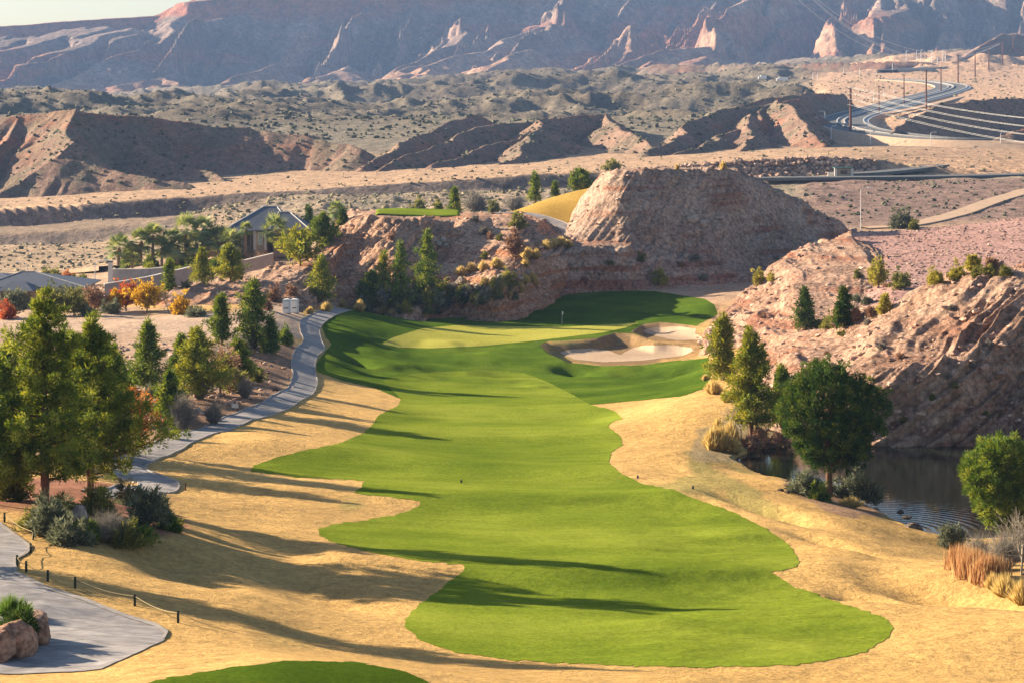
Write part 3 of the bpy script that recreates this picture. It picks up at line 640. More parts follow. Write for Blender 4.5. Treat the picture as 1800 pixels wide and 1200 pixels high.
def ribbon(name, pix, profile, mats, lift=.05, n=8, smooth_z=4, ymin=0, pts=None, skirt=1., skm=None, own=False, drape=False):
    P = [hit(x, y, ymin) for x, y in pix] if pts is None else pts
    Q = catmull([(p[0], p[1], p[2]) for p in P], n); T = np.gradient(Q, axis=0); T[:, 2] = 0; T /= np.linalg.norm(T, axis=1)[:, None]+1e-9
    Nn = np.stack([T[:, 1], -T[:, 0]], -1); offs = [p[0] for p in profile]
    lo_, hi_ = min(offs), max(offs); z = []
    for q, s in zip(Q, Nn):
        z.append(q[2] if own else max(drop(q[0]+s[0]*o, q[1]+s[1]*o) for o in (lo_, lo_*.5, 0, hi_*.5, hi_)))
    z = np.array(z)
    if smooth_z: z = np.maximum(z, blur(z[None], smooth_z, 1)[0]) if smooth_z < 8 else blur(z[None], smooth_z, 1)[0]
    sw = 0 if skm is None else skirt*1.4; ms = profile[0][2] if skm is None else len(mats); mats = list(mats)+([skm] if skm else [])
    prof = [(lo_-sw, -skirt, ms)]+list(profile)+[(hi_+sw, -skirt, ms)]
    V = np.array([[(q[0]+s[0]*o, q[1]+s[1]*o, zz+lift+h) for o, h, _ in prof] for q, s, zz in zip(Q, Nn, z)])
    if drape:
        V[:, 1:-1, 2] = np.array([[drop(*V[i, j, :2])+lift+prof[j][1] for j in range(1, V.shape[1]-1)] for i in range(len(V))]); V[:, 0, 2] = V[:, 1, 2]-skirt; V[:, -1, 2] = V[:, -2, 2]-skirt
    k = len(prof); f = grid_faces(len(Q), k)[:, ::-1]; o = mesh_from(name, V.reshape(-1, 3), f, [M[x] for x in mats], smooth_shade=False)
    idx = [ms if j in (0, k-2) else prof[j][2] for j in range(k-1)]
    o.data.polygons.foreach_set('material_index', np.array(idx*(len(Q)-1), np.int32))
    return structure(o), Q
def cpath(w): h = w/2; return [(-h-.14, .07, 1), (-h, .07, 1), (-h+.01, 0, 0), (-h*.5, .01, 0), (0, .02, 0), (h*.5, .01, 0), (h-.01, 0, 0), (h, .07, 1), (h+.14, .07, 1)]
cart, _q = ribbon('cart_path', [(604,543),(590,546),(565,556),(546,570),(547,590),(552,606),(538,622),(533,645),(536,668),(515,694),(455,724),(385,752),(300,780),(245,803),(226,815),(228,830),(262,843),(280,853),(262,862),(225,868),(180,872)], cpath(2.9), ['concrete', 'kerb_concrete'], .05, n=14, drape=True)
ribbon('cart_path', None, cpath(3.4), ['concrete', 'kerb_concrete'], .35, own=True, skm='rockA', skirt=2., pts=[W(*q) for q in ((870,378,482),(905,377,483),(935,380,481),(965,389,477),(990,400,471),(1003,411,465),(1002,420,458),(988,429,453),(968,434,449))])
nearpath = sheet('cart_path', S(PATHN)+edge*.25, M['concrete'], .04, (90, 160))
e = S(PATHN); sheet('kerb', np.maximum(e+edge*.2, -(e+5.5)), M['kerb_concrete'], .07, (100, 150))
RD = [(-12.5,.2,1),(-12,.2,1),(-12,0,0),(-2.2,0,0),(-2.2,.7,1),(-1.6,.7,1),(-1.6,.1,2),(1.6,.1,2),(1.6,.7,1),(2.2,.7,1),(2.2,0,0),(12,0,0),(12,.8,1),(12.6,.8,1),(12.6,.1,3),(15,.1,3)]
rp = [W(x, y, Y) for x, y, Y in ((1960,276,1075),(1800,271,1085),(1670,264,1100),(1590,257,1125),(1515,247,1165),(1482,238,1205),(1480,229,1260),(1503,218,1330),(1550,202,1430),(1600,185,1540),(1650,168,1680),(1672,159,1790),(1648,155,1880),(1600,153,1930),(1560,151,1960))]
road, RQ = ribbon('road', None, RD, ['asphalt', 'white_concrete', 'median_gravel', 'white_concrete'], 1.1, 8, 9, pts=rp, skirt=5, skm='pale_dirt')
ribbon('road', None, [(-9,.6,1),(-8.4,.6,1),(-8.4,0,0),(8.4,0,0),(8.4,.6,1),(9,.6,1)], ['asphalt', 'white_concrete'], 1.5, 8, 9, pts=[W(x, y, Y) for x, y, Y in ((1560,125,2150),(1610,122,2210),(1648,118,2280),(1668,113,2360),(1690,109,2450),(1730,107,2500))], skirt=5, skm='pale_dirt')
ribbon('road', None, [(-5,0,0),(5,0,0)], ['asphalt'], .7, 8, 9, pts=[W(x, y, Y) for x, y, Y in ((1330,322,735),(1400,324,730),(1500,321,728),(1650,315,735),(1800,306,750),(1900,300,765))])
ribbon('road', None, [(-4,0,0),(4,0,0)], ['asphalt'], .7, 8, 9, pts=[W(x, y, Y) for x, y, Y in ((1480,310,752),(1540,306,758),(1600,300,768),(1650,293,785))])
ribbon('dirt_track', None, [(-3,0,0),(3,0,0)], ['pale_dirt'], .3, 8, 3, pts=[hit(x, y) for x, y in ((1520,403),(1600,397),(1680,379),(1750,354),(1860,322))])
ribbon('dirt_track', None, [(-3,0,0),(3,0,0)], ['pale_dirt'], .9, 8, 9, pts=[W(x, y, Y) for x, y, Y in ((1560,222,1290),(1640,190,1460),(1700,165,1650),(1765,147,1800))])
ribbon('dirt_track', [(-60,492),(60,481),(130,478),(200,474)], [(-4,0,0),(4,0,0)], ['pale_dirt'], .2, 8, 3)
# ---------------------------------------------------------------- small mesh kit
def tube(P, rad, n=6, caps=True):
    P = np.array(P, float); m = len(P); rad = np.broadcast_to(np.array(rad, float), (m,))
    T = np.gradient(P, axis=0); T /= np.linalg.norm(T, axis=1)[:, None]+1e-9
    ref = np.where(np.abs(T[:, 2:3]) > .9, [[1., 0, 0]], [[0, 0, 1.]]); U = np.cross(T, ref); U /= np.linalg.norm(U, axis=1)[:, None]; Wv = np.cross(T, U)
    a = np.arange(n)/n*2*np.pi
    V = P[:, None]+rad[:, None, None]*(np.cos(a)[None, :, None]*U[:, None]+np.sin(a)[None, :, None]*Wv[:, None])
    idx = np.arange(m*n).reshape(m, n); nx = np.roll(idx, -1, 1)
    f = np.stack([idx[:-1], nx[:-1], nx[1:], idx[1:]], -1).reshape(-1, 4)
    V = V.reshape(-1, 3)
    if caps:
        V = np.concatenate([V, P[-1:]]); e = idx[-1]; f = np.concatenate([f, np.stack([e, np.roll(e, -1), np.full(n, len(V)-1), np.full(n, len(V)-1)], -1)[:, [0,1,2,3]]])
    return V, f
class MB:
    def __init__(s): s.V = []; s.F = []; s.n = 0
    def add(s, V, f): s.V.append(np.asarray(V, float).reshape(-1, 3)); s.F += [tuple(int(i)+s.n for i in dict.fromkeys(q)) for q in np.asarray(f).tolist()]; s.n += len(s.V[-1]); return s
    def box(s, c, d, rz=0.):
        x, y, z = d[0]/2, d[1]/2, d[2]/2; ca, sa = math.cos(rz), math.sin(rz)
        V = [(c[0]+a*x*ca-b*y*sa, c[1]+a*x*sa+b*y*ca, c[2]+k*z) for a in (-1, 1) for b in (-1, 1) for k in (-1, 1)]
        return s.add(V, [(0,1,3,2),(4,6,7,5),(0,4,5,1),(2,3,7,6),(0,2,6,4),(1,5,7,3)])
    def tube(s, P, r, n=6): return s.add(*tube(P, r, n))
    def poly(s, V, F_): s.V.append(np.asarray(V, float)); s.F += [tuple(i+s.n for i in q) for q in F_]; s.n += len(V); return s
    def build(s, name, mat, parent=None, smooth_=False, bev=0.):
        me = bpy.data.meshes.new(name); me.from_pydata(np.concatenate(s.V).tolist(), [], s.F); me.materials.append(mat)
        if smooth_: me.polygons.foreach_set('use_smooth', [True]*len(me.polygons))
        if bev:
            bm = bmesh.new(); bm.from_mesh(me); bmesh.ops.bevel(bm, geom=bm.edges[:], offset=bev, segments=2, affect='EDGES'); bm.to_mesh(me); bm.free()
        o = bpy.data.objects.new(name, me); C.objects.link(o); o.parent = parent; return o
def root(name, loc, label, cat, group=None, rz=0.):
    o = bpy.data.objects.new(name, None); C.objects.link(o); o.location = loc; o.rotation_euler = (0, 0, rz); o.empty_display_size = .5
    return tag(o, label, cat, group)
ALL = []      # everything that may need a place in its label
def reg(o, px): ALL.append((o, px)); return o
# ---------------------------------------------------------------- foliage
def mat_leaf(name, c1, c2, c3, trans=.42, tcol=None):
    m, nt = newmat(name); a = nd(nt, 'ShaderNodeVertexColor'); a.layer_name = 'Col'
    c = ramp(nt, a.outputs[0], [(.1, c1), (.5, c2), (.9, c3)])
    finish(nt, c, .75, spec=.12, trans=trans, tcol=(mixc(nt, 1., c, tcol, 'MULTIPLY') if tcol else c)); M[name] = m; return m
YG = (1.7,1.45,.6)
mat_leaf('pine', (.044,.090,.015), (.106,.173,.026), (.237,.275,.050), .28, YG)
mat_leaf('pine_light', (.062,.106,.016), (.150,.206,.030), (.300,.331,.062), .3, YG)
mat_leaf('pine_yellow', (.106,.150,.022), (.200,.237,.033), (.325,.312,.050), .32, (1.6,1.35,.6))
mat_leaf('cypress', (.019,.050,.013), (.044,.094,.018), (.125,.163,.031), .25, YG)
mat_leaf('gold_leaf', (.38,.20,.015), (.60,.36,.025), (.75,.5,.05), .4)
mat_leaf('red_leaf', (.28,.05,.02), (.46,.10,.035), (.58,.20,.06), .4)
mat_leaf('orange_leaf', (.32,.08,.015), (.52,.15,.02), (.62,.27,.04), .4)
mat_leaf('yellow_olive', (.26,.23,.03), (.38,.33,.05), (.52,.45,.09), .4)
mat_leaf('rust_twig', (.23,.12,.075), (.34,.19,.12), (.42,.27,.17), .25)
mat_leaf('grey_twig', (.17,.15,.12), (.27,.24,.195), (.38,.34,.28), .2)
mat_leaf('sage_leaf', (.09,.10,.06), (.155,.17,.10), (.25,.26,.16), .3)
mat_leaf('pale_sage', (.18,.19,.12), (.27,.27,.18), (.40,.38,.27), .3)
mat_leaf('olive_leaf', (.11,.12,.03), (.20,.20,.045), (.32,.29,.07), .4)
mat_leaf('bunch_gold', (.42,.30,.10), (.62,.45,.16), (.78,.62,.28), .55)
mat_leaf('palm_leaf', (.12,.17,.07), (.24,.31,.13), (.42,.47,.25), .25, YG)
mat_leaf('green_grass', (.07,.13,.015), (.13,.22,.03), (.22,.31,.06), .45)
mat_leaf('reed', (.34,.16,.07), (.50,.27,.12), (.62,.42,.2), .4)
mat_plain('bark', (.16,.085,.055), .95, .35, 9., .03); mat_plain('grey_bark', (.30,.26,.21), .95, .25, 9., .03); mat_plain('palm_bark', (.26,.19,.13), .95, .3, 6., .05)
def blades(cen, rad, nb, ln, wd, rs, up=.25, out=None, spread=1.):
    """nb leaf blades round every clump centre; returns vertices (3 per blade) and tone"""
    n = len(cen); N_ = n*nb
    c = np.repeat(cen, nb, 0); r = np.repeat(np.broadcast_to(rad, (n,)), nb)
    d = rs.normal(size=(N_, 3)); d /= np.linalg.norm(d, axis=1)[:, None]
    o = c+d*(r*rs.rand(N_)**.5*.8)[:, None]*spread
    dd = d+rs.normal(size=(N_, 3))*.5; dd[:, 2] += up
    if out is not None: dd = dd+np.repeat(out, nb, 0)*.7
    dd /= np.linalg.norm(dd, axis=1)[:, None]
    L_ = ln*(.6+.8*rs.rand(N_)); s = np.cross(dd, rs.normal(size=(N_, 3))); s /= np.linalg.norm(s, axis=1)[:, None]+1e-9
    w = (wd*(.6+.8*rs.rand(N_)))[:, None]
    V = np.stack([o-s*w*.5, o+s*w*.5, o+dd*L_[:, None]+s*w*.15], 1)
    tone = np.clip(np.repeat(rs.normal(.5, .27, n), nb)+rs.normal(0, .14, N_), .02, .98)
    return V.reshape(-1, 3), np.repeat(tone, 3)
def leaf_mesh(name, V, tone, mat, parent=None):
    col = np.stack([tone]*3+[np.ones(len(tone))], -1)
    return mesh_from(name, V, np.arange(len(V)).reshape(-1, 3), M[mat], smooth_shade=False, col=col, parent=parent)
def tree(px, py, top, wpx, kind, label, seed=None, dens=1., lean=0., group=None, cat='tree', at=None, name=None, ymin=0, mat=None):
    p = at if at is not None else hit(px, py, ymin); Y = p[1]; k = Y/F; H = (py-top)*k; Wd = wpx*k/2
    rs = R(seed if seed is not None else int(px*7+py) % 9973)
    det = max(.5, Y/145.)     # farther trees use fewer, larger blades
    nm = name or {'pine': 'pine_tree', 'cone': 'conifer_tree', 'round': 'round_pine_tree', 'leafy': 'deciduous_tree', 'bare': 'bare_tree', 'open': 'pine_tree'}[kind]
    r = root(nm, p-Vector((0, 0, .15)), label, cat, group); reg(r, px)
    tb = MB(); nT = 9; tz = np.linspace(0, 1, nT); bend = rs.normal(0, .012*H, (nT, 2)).cumsum(0)*.5; bend[0] = 0
    tp = np.stack([bend[:, 0]+lean*H*tz**1.5, bend[:, 1], tz*H*(.97 if kind not in ('round', 'leafy') else .75)], -1)
    r0 = max((.03 if kind == 'round' else .022)*H, .05); tb.tube(tp, r0*(1-.9*tz)+.015, 7)
    at_t = lambda t: np.array([np.interp(t, tz, tp[:, i]) for i in range(3)])
    cen = []; out = []; rad = []
    if kind in ('pine', 'open', 'cone'):
        z0 = {'pine': .10, 'open': .14, 'cone': .03}[kind]; nl = int({'pine': 60, 'open': 62, 'cone': 60}[kind]*(1 if det < 2 else .75))
        for i in range(nl):
            t = z0+(1-z0)*((i+rs.rand())/nl)**.93; u = (t-z0)/(1-z0)
            if kind == 'cone': L_ = Wd*(1-u)**.75*(.62+.62*rs.rand())*(smooth(u/.08)*.4+.6)
            elif kind == 'pine': L_ = Wd*((1-u)**.8*.95+.10)*(.38+.9*rs.rand())*(smooth(u/.12)*.3+.7)
            else: L_ = Wd*((1-u)**.75*1.0+.06)*(.42+.75*rs.rand())*(smooth(u/.1)*.3+.7)
            a = i*2.4+rs.rand()*1.2; ele = {'cone': .5, 'pine': .38, 'open': .42}[kind]*(.5+u)+rs.normal(0, .1)
            b = at_t(t*.94); e = b+np.array([math.cos(a), math.sin(a), math.tan(ele)])*L_
            q = np.linspace(0, 1, 4)[:, None]; lp = b+(e-b)*q; lp[:, 2] -= np.sin(q[:, 0]*np.pi)*L_*.07
            if L_ > .25: tb.tube(lp, np.array([.3, .2, .12, .05])*r0*(1-u*.6)+.008, 4)
            m = max(2, int(L_/(.42*det**.6))+2)
            for j in range(m):
                s = .22+.78*(j+rs.rand())/m; c = b+(e-b)*min(s, 1.02); sp = L_*.20*(1.1-s*.4)
                for _ in range(2 if kind != 'cone' else 1):
                    cen.append(c+rs.normal(0, 1, 3)*np.array([sp, sp, sp*.45])); out.append((e-b)/max(L_, .01)*.6)
        cr = {'pine': .32, 'open': .33, 'cone': .32}[kind]*max(1., det**.6)*min(1.3, H/9+.45); tip = at_t(1.)
        for _ in range(4): cen.append(tip+rs.normal(0, .12, 3)); out.append(np.array([0, 0, 1.]))
        ln, wd, nb = .27, .095, 27
    elif kind == 'round':
        for i in range(26):
            a = i*2.4; t = .22+.5*rs.rand(); ph = rs.uniform(-.15, 1.35); b = at_t(min(1, t/.8))
            e = np.array([0, 0, H*.60])+np.array([math.cos(a)*math.cos(ph)*Wd*.9, math.sin(a)*math.cos(ph)*Wd*.9, math.sin(ph)*H*.36])
            q = np.linspace(0, 1, 5)[:, None]; lp = b+(e-b)*q; lp[:, 2] -= np.sin(q[:, 0]*np.pi)*.5; tb.tube(lp, np.array([.38, .26, .18, .1, .05])*r0+.01, 5)
        nC = 1500
        for i in range(nC):
            d = rs.normal(size=3); d /= np.linalg.norm(d); rr = (.80+.2*rs.rand()) if rs.rand() < .8 else rs.rand()**.5
            ez = .40*H if d[2] > 0 else .37*H; ang = math.atan2(d[1], d[0]); lob = 1+.10*math.sin(ang*3+2)+.08*math.sin(d[2]*6+ang*2)+.07*math.sin(ang*7+d[2]*9)+.05*rs.normal(); ez *= lob
            c = np.array([d[0]*Wd*lob*rr*(1. if d[2] > -.3 else .82), d[1]*Wd*lob*rr, H*.60+d[2]*ez*rr]); cen.append(c); out.append(d)
        cr = .36; ln, wd, nb = .22, .085, 34
    elif kind == 'leafy':
        for i in range(34):
            a = i*2.4; t = .12+.5*rs.rand(); b = at_t(min(1, t)); ph = rs.uniform(.35, 1.45); L_ = H*.62*(.6+.5*rs.rand())
            e = b+np.array([math.cos(a)*math.cos(ph)*Wd*1.15, math.sin(a)*math.cos(ph)*Wd*1.15, math.sin(ph)*L_*.85]); e[2] = min(e[2], H)
            q = np.linspace(0, 1, 4)[:, None]; tb.tube(b+(e-b)*q, np.array([.4, .25, .15, .06])*r0+.01, 4)
            for s in np.linspace(.35, 1, 7):
                cen.append(b+(e-b)*s+rs.normal(0, Wd*.13, 3)); out.append((e-b)/np.linalg.norm(e-b))
        cr = max(.25, Wd*.2); ln, wd, nb = .22*max(1, H/5), .13*max(1, H/6), 14
    else:
        br = []
        def grow(b, d, L_, rr, lv):
            e = b+d*L_; mid = (b+e)/2+rs.normal(0, L_*.06, 3); tb.tube([b, mid, e], [rr, rr*.8, rr*.6], 4 if lv else 6)
            if lv >= 4: return
            for _ in range(3 if lv < 3 else 3):
                nd_ = d+rs.normal(0, .42, 3); nd_[2] += .12; nd_ /= np.linalg.norm(nd_); grow(b+(e-b)*rs.uniform(.55, 1), nd_, L_*rs.uniform(.6, .82), rr*.6, lv+1)
        tb = MB()
        for _ in range(3): d = rs.normal(0, .35, 3); d[2] = 1; d /= np.linalg.norm(d); grow(np.zeros(3), d, H*.33, max(.05, .012*H), 0)
        tb.build('trunk', M[mat or 'grey_bark'], r, True); r.scale = (1, 1, 1); return r
    tb.build('trunk', M['bark'], r, True)
    cen = np.array(cen); out = np.array(out); keep = cen[:, 2] > -.1; cen, out = cen[keep], out[keep]
    cr = cr*(.7+.6*rs.rand(len(cen))); f = det**.85
    V, t = blades(cen, cr, max(7, int(nb*dens/(f if f > 1 else 1))), ln*max(1, f**.8), wd*max(1, f), rs, .3, out)
    leaf_mesh('crown', V, t, mat or ('pine' if kind != 'cone' else 'cypress'), r)
    return r
def shrub(px, py, top, wpx, mat, label, name='shrub', cat='shrub', group=None, dens=1., seed=None, kind='dome', ymin=0, at=None):
    p = at if at is not None else hit(px, py, ymin); k = p[1]/F; H = max(.3, (py-top)*k); Wd = wpx*k/2; rs = R(seed if seed is not None else int(px*13+py*3) % 9973); det = max(.6, p[1]/160.)
    if kind == 'dome':
        n = int(70*dens); d = rs.normal(size=(n, 3)); d[:, 2] = np.abs(d[:, 2]); d /= np.linalg.norm(d, axis=1)[:, None]; rr = (.35+.65*rs.rand(n)**.5)[:, None]
        ag = np.arctan2(d[:, 1], d[:, 0]); lob = (1+.26*np.sin(ag*3+rs.rand()*6)+.2*np.sin(ag*5+d[:, 2]*5+rs.rand()*6)+.12*rs.normal(size=n))[:, None]
        cen = d*rr*np.array([Wd*.82, Wd*.82, H*.86])*lob; cen[:, 2] += .05*H
        V, t = blades(cen, .13*(H+Wd)*.8, int(18), .10*(H+Wd)+.05, .045*det**.5*(H+Wd)*.6+.03, rs, .45, d)
        V[:, 2] = np.maximum(V[:, 2], -.3)
    elif kind in ('bunch', 'reed'):
        n = int(900*dens); a = rs.rand(n)*2*np.pi; q = rs.rand(n)**.6; th = q*(1.0 if kind == 'bunch' else .38)
        if kind == 'reed': o = np.stack([rs.normal(0, Wd*.5, n), rs.normal(0, Wd*.4, n), np.zeros(n)], -1)
        else: o = np.stack([np.cos(a)*q*Wd*.35, np.sin(a)*q*Wd*.35, 0*a], -1)
        L_ = H*(.45+.6*rs.rand(n)); hx = np.sin(th)*(Wd/H if kind == 'bunch' else .6)
        lop = 1+.3*np.sin(a*2+rs.rand()*6)+.2*np.sin(a*5)
        e = o+np.stack([np.cos(a)*hx*lop, np.sin(a)*hx*lop, np.cos(th*1.1)*(1-.25*q*q)], -1)*L_[:, None]
        s = np.cross(e-o, rs.normal(size=(n, 3))); s /= np.linalg.norm(s, axis=1)[:, None]; w = .035*det*(.6+H*.5)
        V = np.stack([o-s*w, o+s*w, e], 1).reshape(-1, 3); t = np.repeat(np.clip(rs.normal(.5, .25, n), .02, .98), 3)
    else:   # twiggy bare bush
        n = int(420*dens); a = rs.rand(n)*2*np.pi; th = rs.rand(n)**.7*1.15; o = rs.normal(0, .08*Wd, (n, 3)); o[:, 2] = 0
        b = np.stack([np.cos(a)*np.sin(th)*Wd, np.sin(a)*np.sin(th)*Wd, np.cos(th)*H], -1)*(.55+.45*rs.rand(n))[:, None]
        s = np.cross(b, rs.normal(size=(n, 3))); s /= np.linalg.norm(s, axis=1)[:, None]+1e-9; w = .018*det*(.5+H*.3)
        V = [np.stack([o-s*w, o+s*w, b], 1).reshape(-1, 3)]
        for _ in range(3):
            q = (.45+.55*rs.rand(n))[:, None]; o2 = b*q; e2 = o2+rs.normal(0, .17*(H+Wd)*.6, (n, 3)); e2[:, 2] += .1*H; V.append(np.stack([o2-s*w*.6, o2+s*w*.6, e2], 1).reshape(-1, 3))
        V = np.concatenate(V); t = np.clip(np.repeat(rs.normal(.5, .22, len(V)//3), 3), .02, .98)
    o = leaf_mesh(name, V, t, mat); o.location = p-Vector((0, 0, .05)); o.rotation_euler = (0, 0, rs.rand()*6); tag(o, label, cat, group); reg(o, px); return o
def palm(px, py, top, wpx, label, at=None):
    p = hit(px, py, 440) if at is None else at; k = p[1]/F; H = (py-top)*k; Wd = wpx*k/2*1.32; rs = R(int(px*3+top))
    r = root('palm_tree', p-Vector((0, 0, .2)), label, 'palm tree', 'fan palms round the house'); reg(r, px)
    Ht = H-Wd*.85; zz = np.linspace(0, 1, 7); MB().tube(np.stack([zz*.15, 0*zz, zz*Ht], -1), .36-.08*zz+.03*np.sin(zz*19), 9).build('trunk', M['palm_bark'], r, True)
    V = []; T = []
    for i in range(44):
        a = i*2.4+rs.rand()*.4; el = rs.uniform(-.8, 1.4); d = np.array([math.cos(a)*math.cos(el), math.sin(a)*math.cos(el), math.sin(el)]); Lp = Wd*.55*(.85+.3*rs.rand())
        c = np.array([.15, 0, Ht])+d*Lp; side = np.cross(d, [0, 0, 1.]); side /= np.linalg.norm(side); upv = np.cross(side, d); fl = Wd*.55; tn = float(np.clip(rs.normal(.5, .32), .05, .95))
        V += [np.array([.15, 0, Ht])-side*.03, np.array([.15, 0, Ht])+side*.03, c]; T += [tn]*3
        for j in range(13):
            b = (j-6)/6*1.9; dir_ = d*math.cos(b)+side*math.sin(b)-np.array([0, 0, .22*abs(math.sin(b))]); dir_[2] -= .12
            w = side*math.cos(b)-d*math.sin(b); V += [c-w*.15, c+w*.15, c+dir_*fl*(.8+.3*rs.rand())]; T += [tn+.1*rs.normal()]*3
    # skirt of dry fronds
    leaf_mesh('crown', np.array(V), np.clip(np.array(T), .02, .98), 'palm_leaf', r)
    V = []
    for i in range(40):
        a = rs.rand()*6.28; z0 = Ht-.1-rs.rand()*.5; q = np.array([math.cos(a), math.sin(a), 0]); s = np.cross(q, [0, 0, 1.]); b = np.array([.15, 0, z0])+q*.3; V += [b-s*.12, b+s*.12, b+q*.35-np.array([0, 0, .9+.5*rs.rand()])]
    leaf_mesh('dry_frond_skirt', np.array(V), np.full(len(V), .4), 'rust_twig', r); return r
def rock(px, py, wpx, hpx, label, mat='boulder', at=None, name='boulder', group=None, seed=None, parent=None, ymin=0, sink=.25, cat='boulder'):
    p = hit(px, py, ymin) if at is None else at; k = p[1]/F; sx, sz = wpx*k/2, hpx*k/2; rs = R(seed or int(px+py*5) % 9973)
    bm = bmesh.new(); bmesh.ops.create_icosphere(bm, subdivisions=4, radius=1.)
    V = np.array([v.co[:] for v in bm.verts])
    cuts = rs.normal(size=(9, 3)); cuts /= np.linalg.norm(cuts, axis=1)[:, None]
    for c in cuts: dd = V@c; o = rs.uniform(.6, .85); V -= np.maximum(dd-o, 0)[:, None]*c*.9
    V *= 1+.10*fbm(V[:, 0]*2.2+seed_off(rs), V[:, 1]*2.2, V[:, 2]*2.2, o=4, s=3)[:, None]
    V = V*np.array([sx, (sx+sz)*.5, sz])*1.12
    for v, c in zip(bm.verts, V): v.co = c
    me = bpy.data.meshes.new(name); bm.to_mesh(me); bm.free(); me.polygons.foreach_set('use_smooth', [True]*len(me.polygons)); me.materials.append(M[mat])
    o = bpy.data.objects.new(name, me); C.objects.link(o); o.location = Vector(p)+Vector((0, 0, sz*(1-2*sink))); tag(o, label, cat, group); reg(o, px); return o
def seed_off(rs): return rs.rand()*50
M['boulder'] = mat_rock('grey_boulder', (.26,.20,.16), (.42,.34,.28), (.55,.47,.40), (.38,.22,.14), 2.5, .12, .3)
M['red_boulder'] = mat_rock('red_boulder', (.25,.12,.08), (.42,.24,.16), (.52,.36,.27), (.36,.12,.06), 2.5, .15, .6)
M['dark_boulder'] = mat_rock('dark_boulder', (.06,.045,.035), (.12,.09,.07), (.24,.18,.14), (.2,.1,.06), 2.5, .12, .3)
# ---------------------------------------------------------------- trees
tree(208, 738, 618, 72, 'pine', 'dark pine in the tree belt behind the orange red tree', 71, 1.3)
tree(172, 705, 592, 70, 'pine', 'pine filling the tree belt right of the near pines', 72, 1.3, mat='pine_light')
tree(318, 668, 588, 48, 'pine', 'small pine just behind the spreading yellow green pine', 73, 1.2)
tree(418, 668, 596, 56, 'pine', 'green pine beside the nearly bare rust tree', 74, 1.3, mat='pine_light')
tree(475, 622, 560, 36, 'pine', 'small pine between the dense pine and the path bend', 75, 1.2)
tree(130, 555, 502, 46, 'leafy', 'olive tree right of the broad grey green tree', 76, 1.3, mat='olive_leaf')
tree(28, 552, 502, 50, 'leafy', 'grey green tree hiding the left roof', 77, 1.3, mat='sage_leaf')
tree(92, 556, 505, 50, 'leafy', 'dusty green tree in front of the blue grey roof', 78, 1.3, mat='olive_leaf')
PN = 'tall pines on the near left mound'
tree(78, 888, 497, 250, 'open', 'tallest pine, with a bare reddish trunk, on the near left mulch mound', 11, 1.7, mat='pine_light')
tree(158, 874, 545, 250, 'open', 'broad pine with dense lower boughs, right of the tallest pine', 12, 1.7, mat='pine_light')
tree(-22, 885, 610, 170, 'open', 'pine cut off by the left edge of the photo', 13, 1.6, mat='pine_light')
tree(200, 800, 600, 95, 'pine', 'narrow dark pine showing behind the near left pines', 14)
tree(20, 800, 590, 140, 'pine', 'pine half hidden behind the tallest near pine', 15)
tree(120, 790, 565, 130, 'pine', 'pine between and behind the two near left pines', 16)
tree(-150, 980, 560, 200, 'open', 'pine just outside the left edge whose shadow crosses the near path', 17)
tree(258, 692, 560, 80, 'pine', 'slim upright pine left of the cart path bend', 21)
tree(345, 700, 572, 125, 'pine', 'yellow green pine with spreading boughs by the cart path', 22, mat='pine_yellow')
tree(390, 606, 515, 52, 'pine', 'small dark pine on the dirt bank above the path', 23)
tree(445, 612, 490, 84, 'pine', 'dense green pine above the cart path, left of the toilets', 24, 1.3)
tree(300, 740, 650, 60, 'pine', 'low pine in the shade below the slim pine', 25)
tree(565, 530, 450, 62, 'cone', 'bright conifer standing behind the two portable toilets', 26, 1.5, mat='pine_yellow')
tree(672, 520, 443, 36, 'cone', 'yellowish slim conifer at the foot of the bench hill', 27, 1.4, mat='pine_yellow')
tree(704, 540, 424, 50, 'cone', 'tall green conifer left of the tallest hill-foot conifer', 28, 1.5, mat='pine')
tree(748, 524, 404, 64, 'cone', 'tallest green conifer at the foot of the bench hill', 29, 1.6, mat='pine')
tree(655, 530, 478, 62, 'open', 'dark sprawling pine behind the green at the path end', 30, 1.2)
tree(528, 468, 392, 88, 'leafy', 'dense rounded yellow green pine at the hill edge by the house', 31, 1.6, mat='pine_yellow', name='pine_tree', ymin=380)
tree(566, 432, 376, 60, 'pine', 'green pine between the house and the bench hill', 32, 1.4, ymin=400)
tree(603, 420, 363, 32, 'cone', 'narrow conifer against the left face of the bench hill', 33, 1.3, at=Vector(W(603, 424, 440)))
tree(544, 425, 362, 26, 'cone', 'thin dark conifer beside the slate roof', 34, 1.3, at=Vector(W(544, 425, 520)))
tree(357, 497, 437, 44, 'cone', 'yellow green conifer in front of the garden wall', 35, 1.4, mat='pine_yellow')
tree(405, 496, 430, 64, 'pine', 'twin headed yellow green pine below the house', 36, 1.5, mat='pine_yellow')
tree(296, 512, 457, 28, 'cone', 'small dark conifer against the retaining wall', 37, 1.3, mat='pine')
tree(262, 515, 463, 34, 'cone', 'small yellow conifer above the golden tree', 38, 1.3, mat='pine_yellow')
tree(258, 549, 490, 68, 'leafy', 'brilliant yellow tree at the edge of the dirt strip', 39, 1.6, mat='gold_leaf')
tree(222, 547, 490, 48, 'leafy', 'red leaved tree left of the brilliant yellow tree', 40, 1.2, mat='red_leaf')
tree(166, 550, 494, 46, 'leafy', 'pinkish brown half bare tree by the dirt strip', 41, .8, mat='rust_twig')
tree(200, 548, 508, 28, 'leafy', 'small yellow tree between the pink and the red one', 42, mat='gold_leaf')
tree(298, 550, 495, 36, 'bare', 'leafless grey tree right of the brilliant yellow tree', 43)
tree(112, 548, 490, 64, 'leafy', 'grey green broad tree in front of the blue roof', 44, 1.4, mat='sage_leaf')
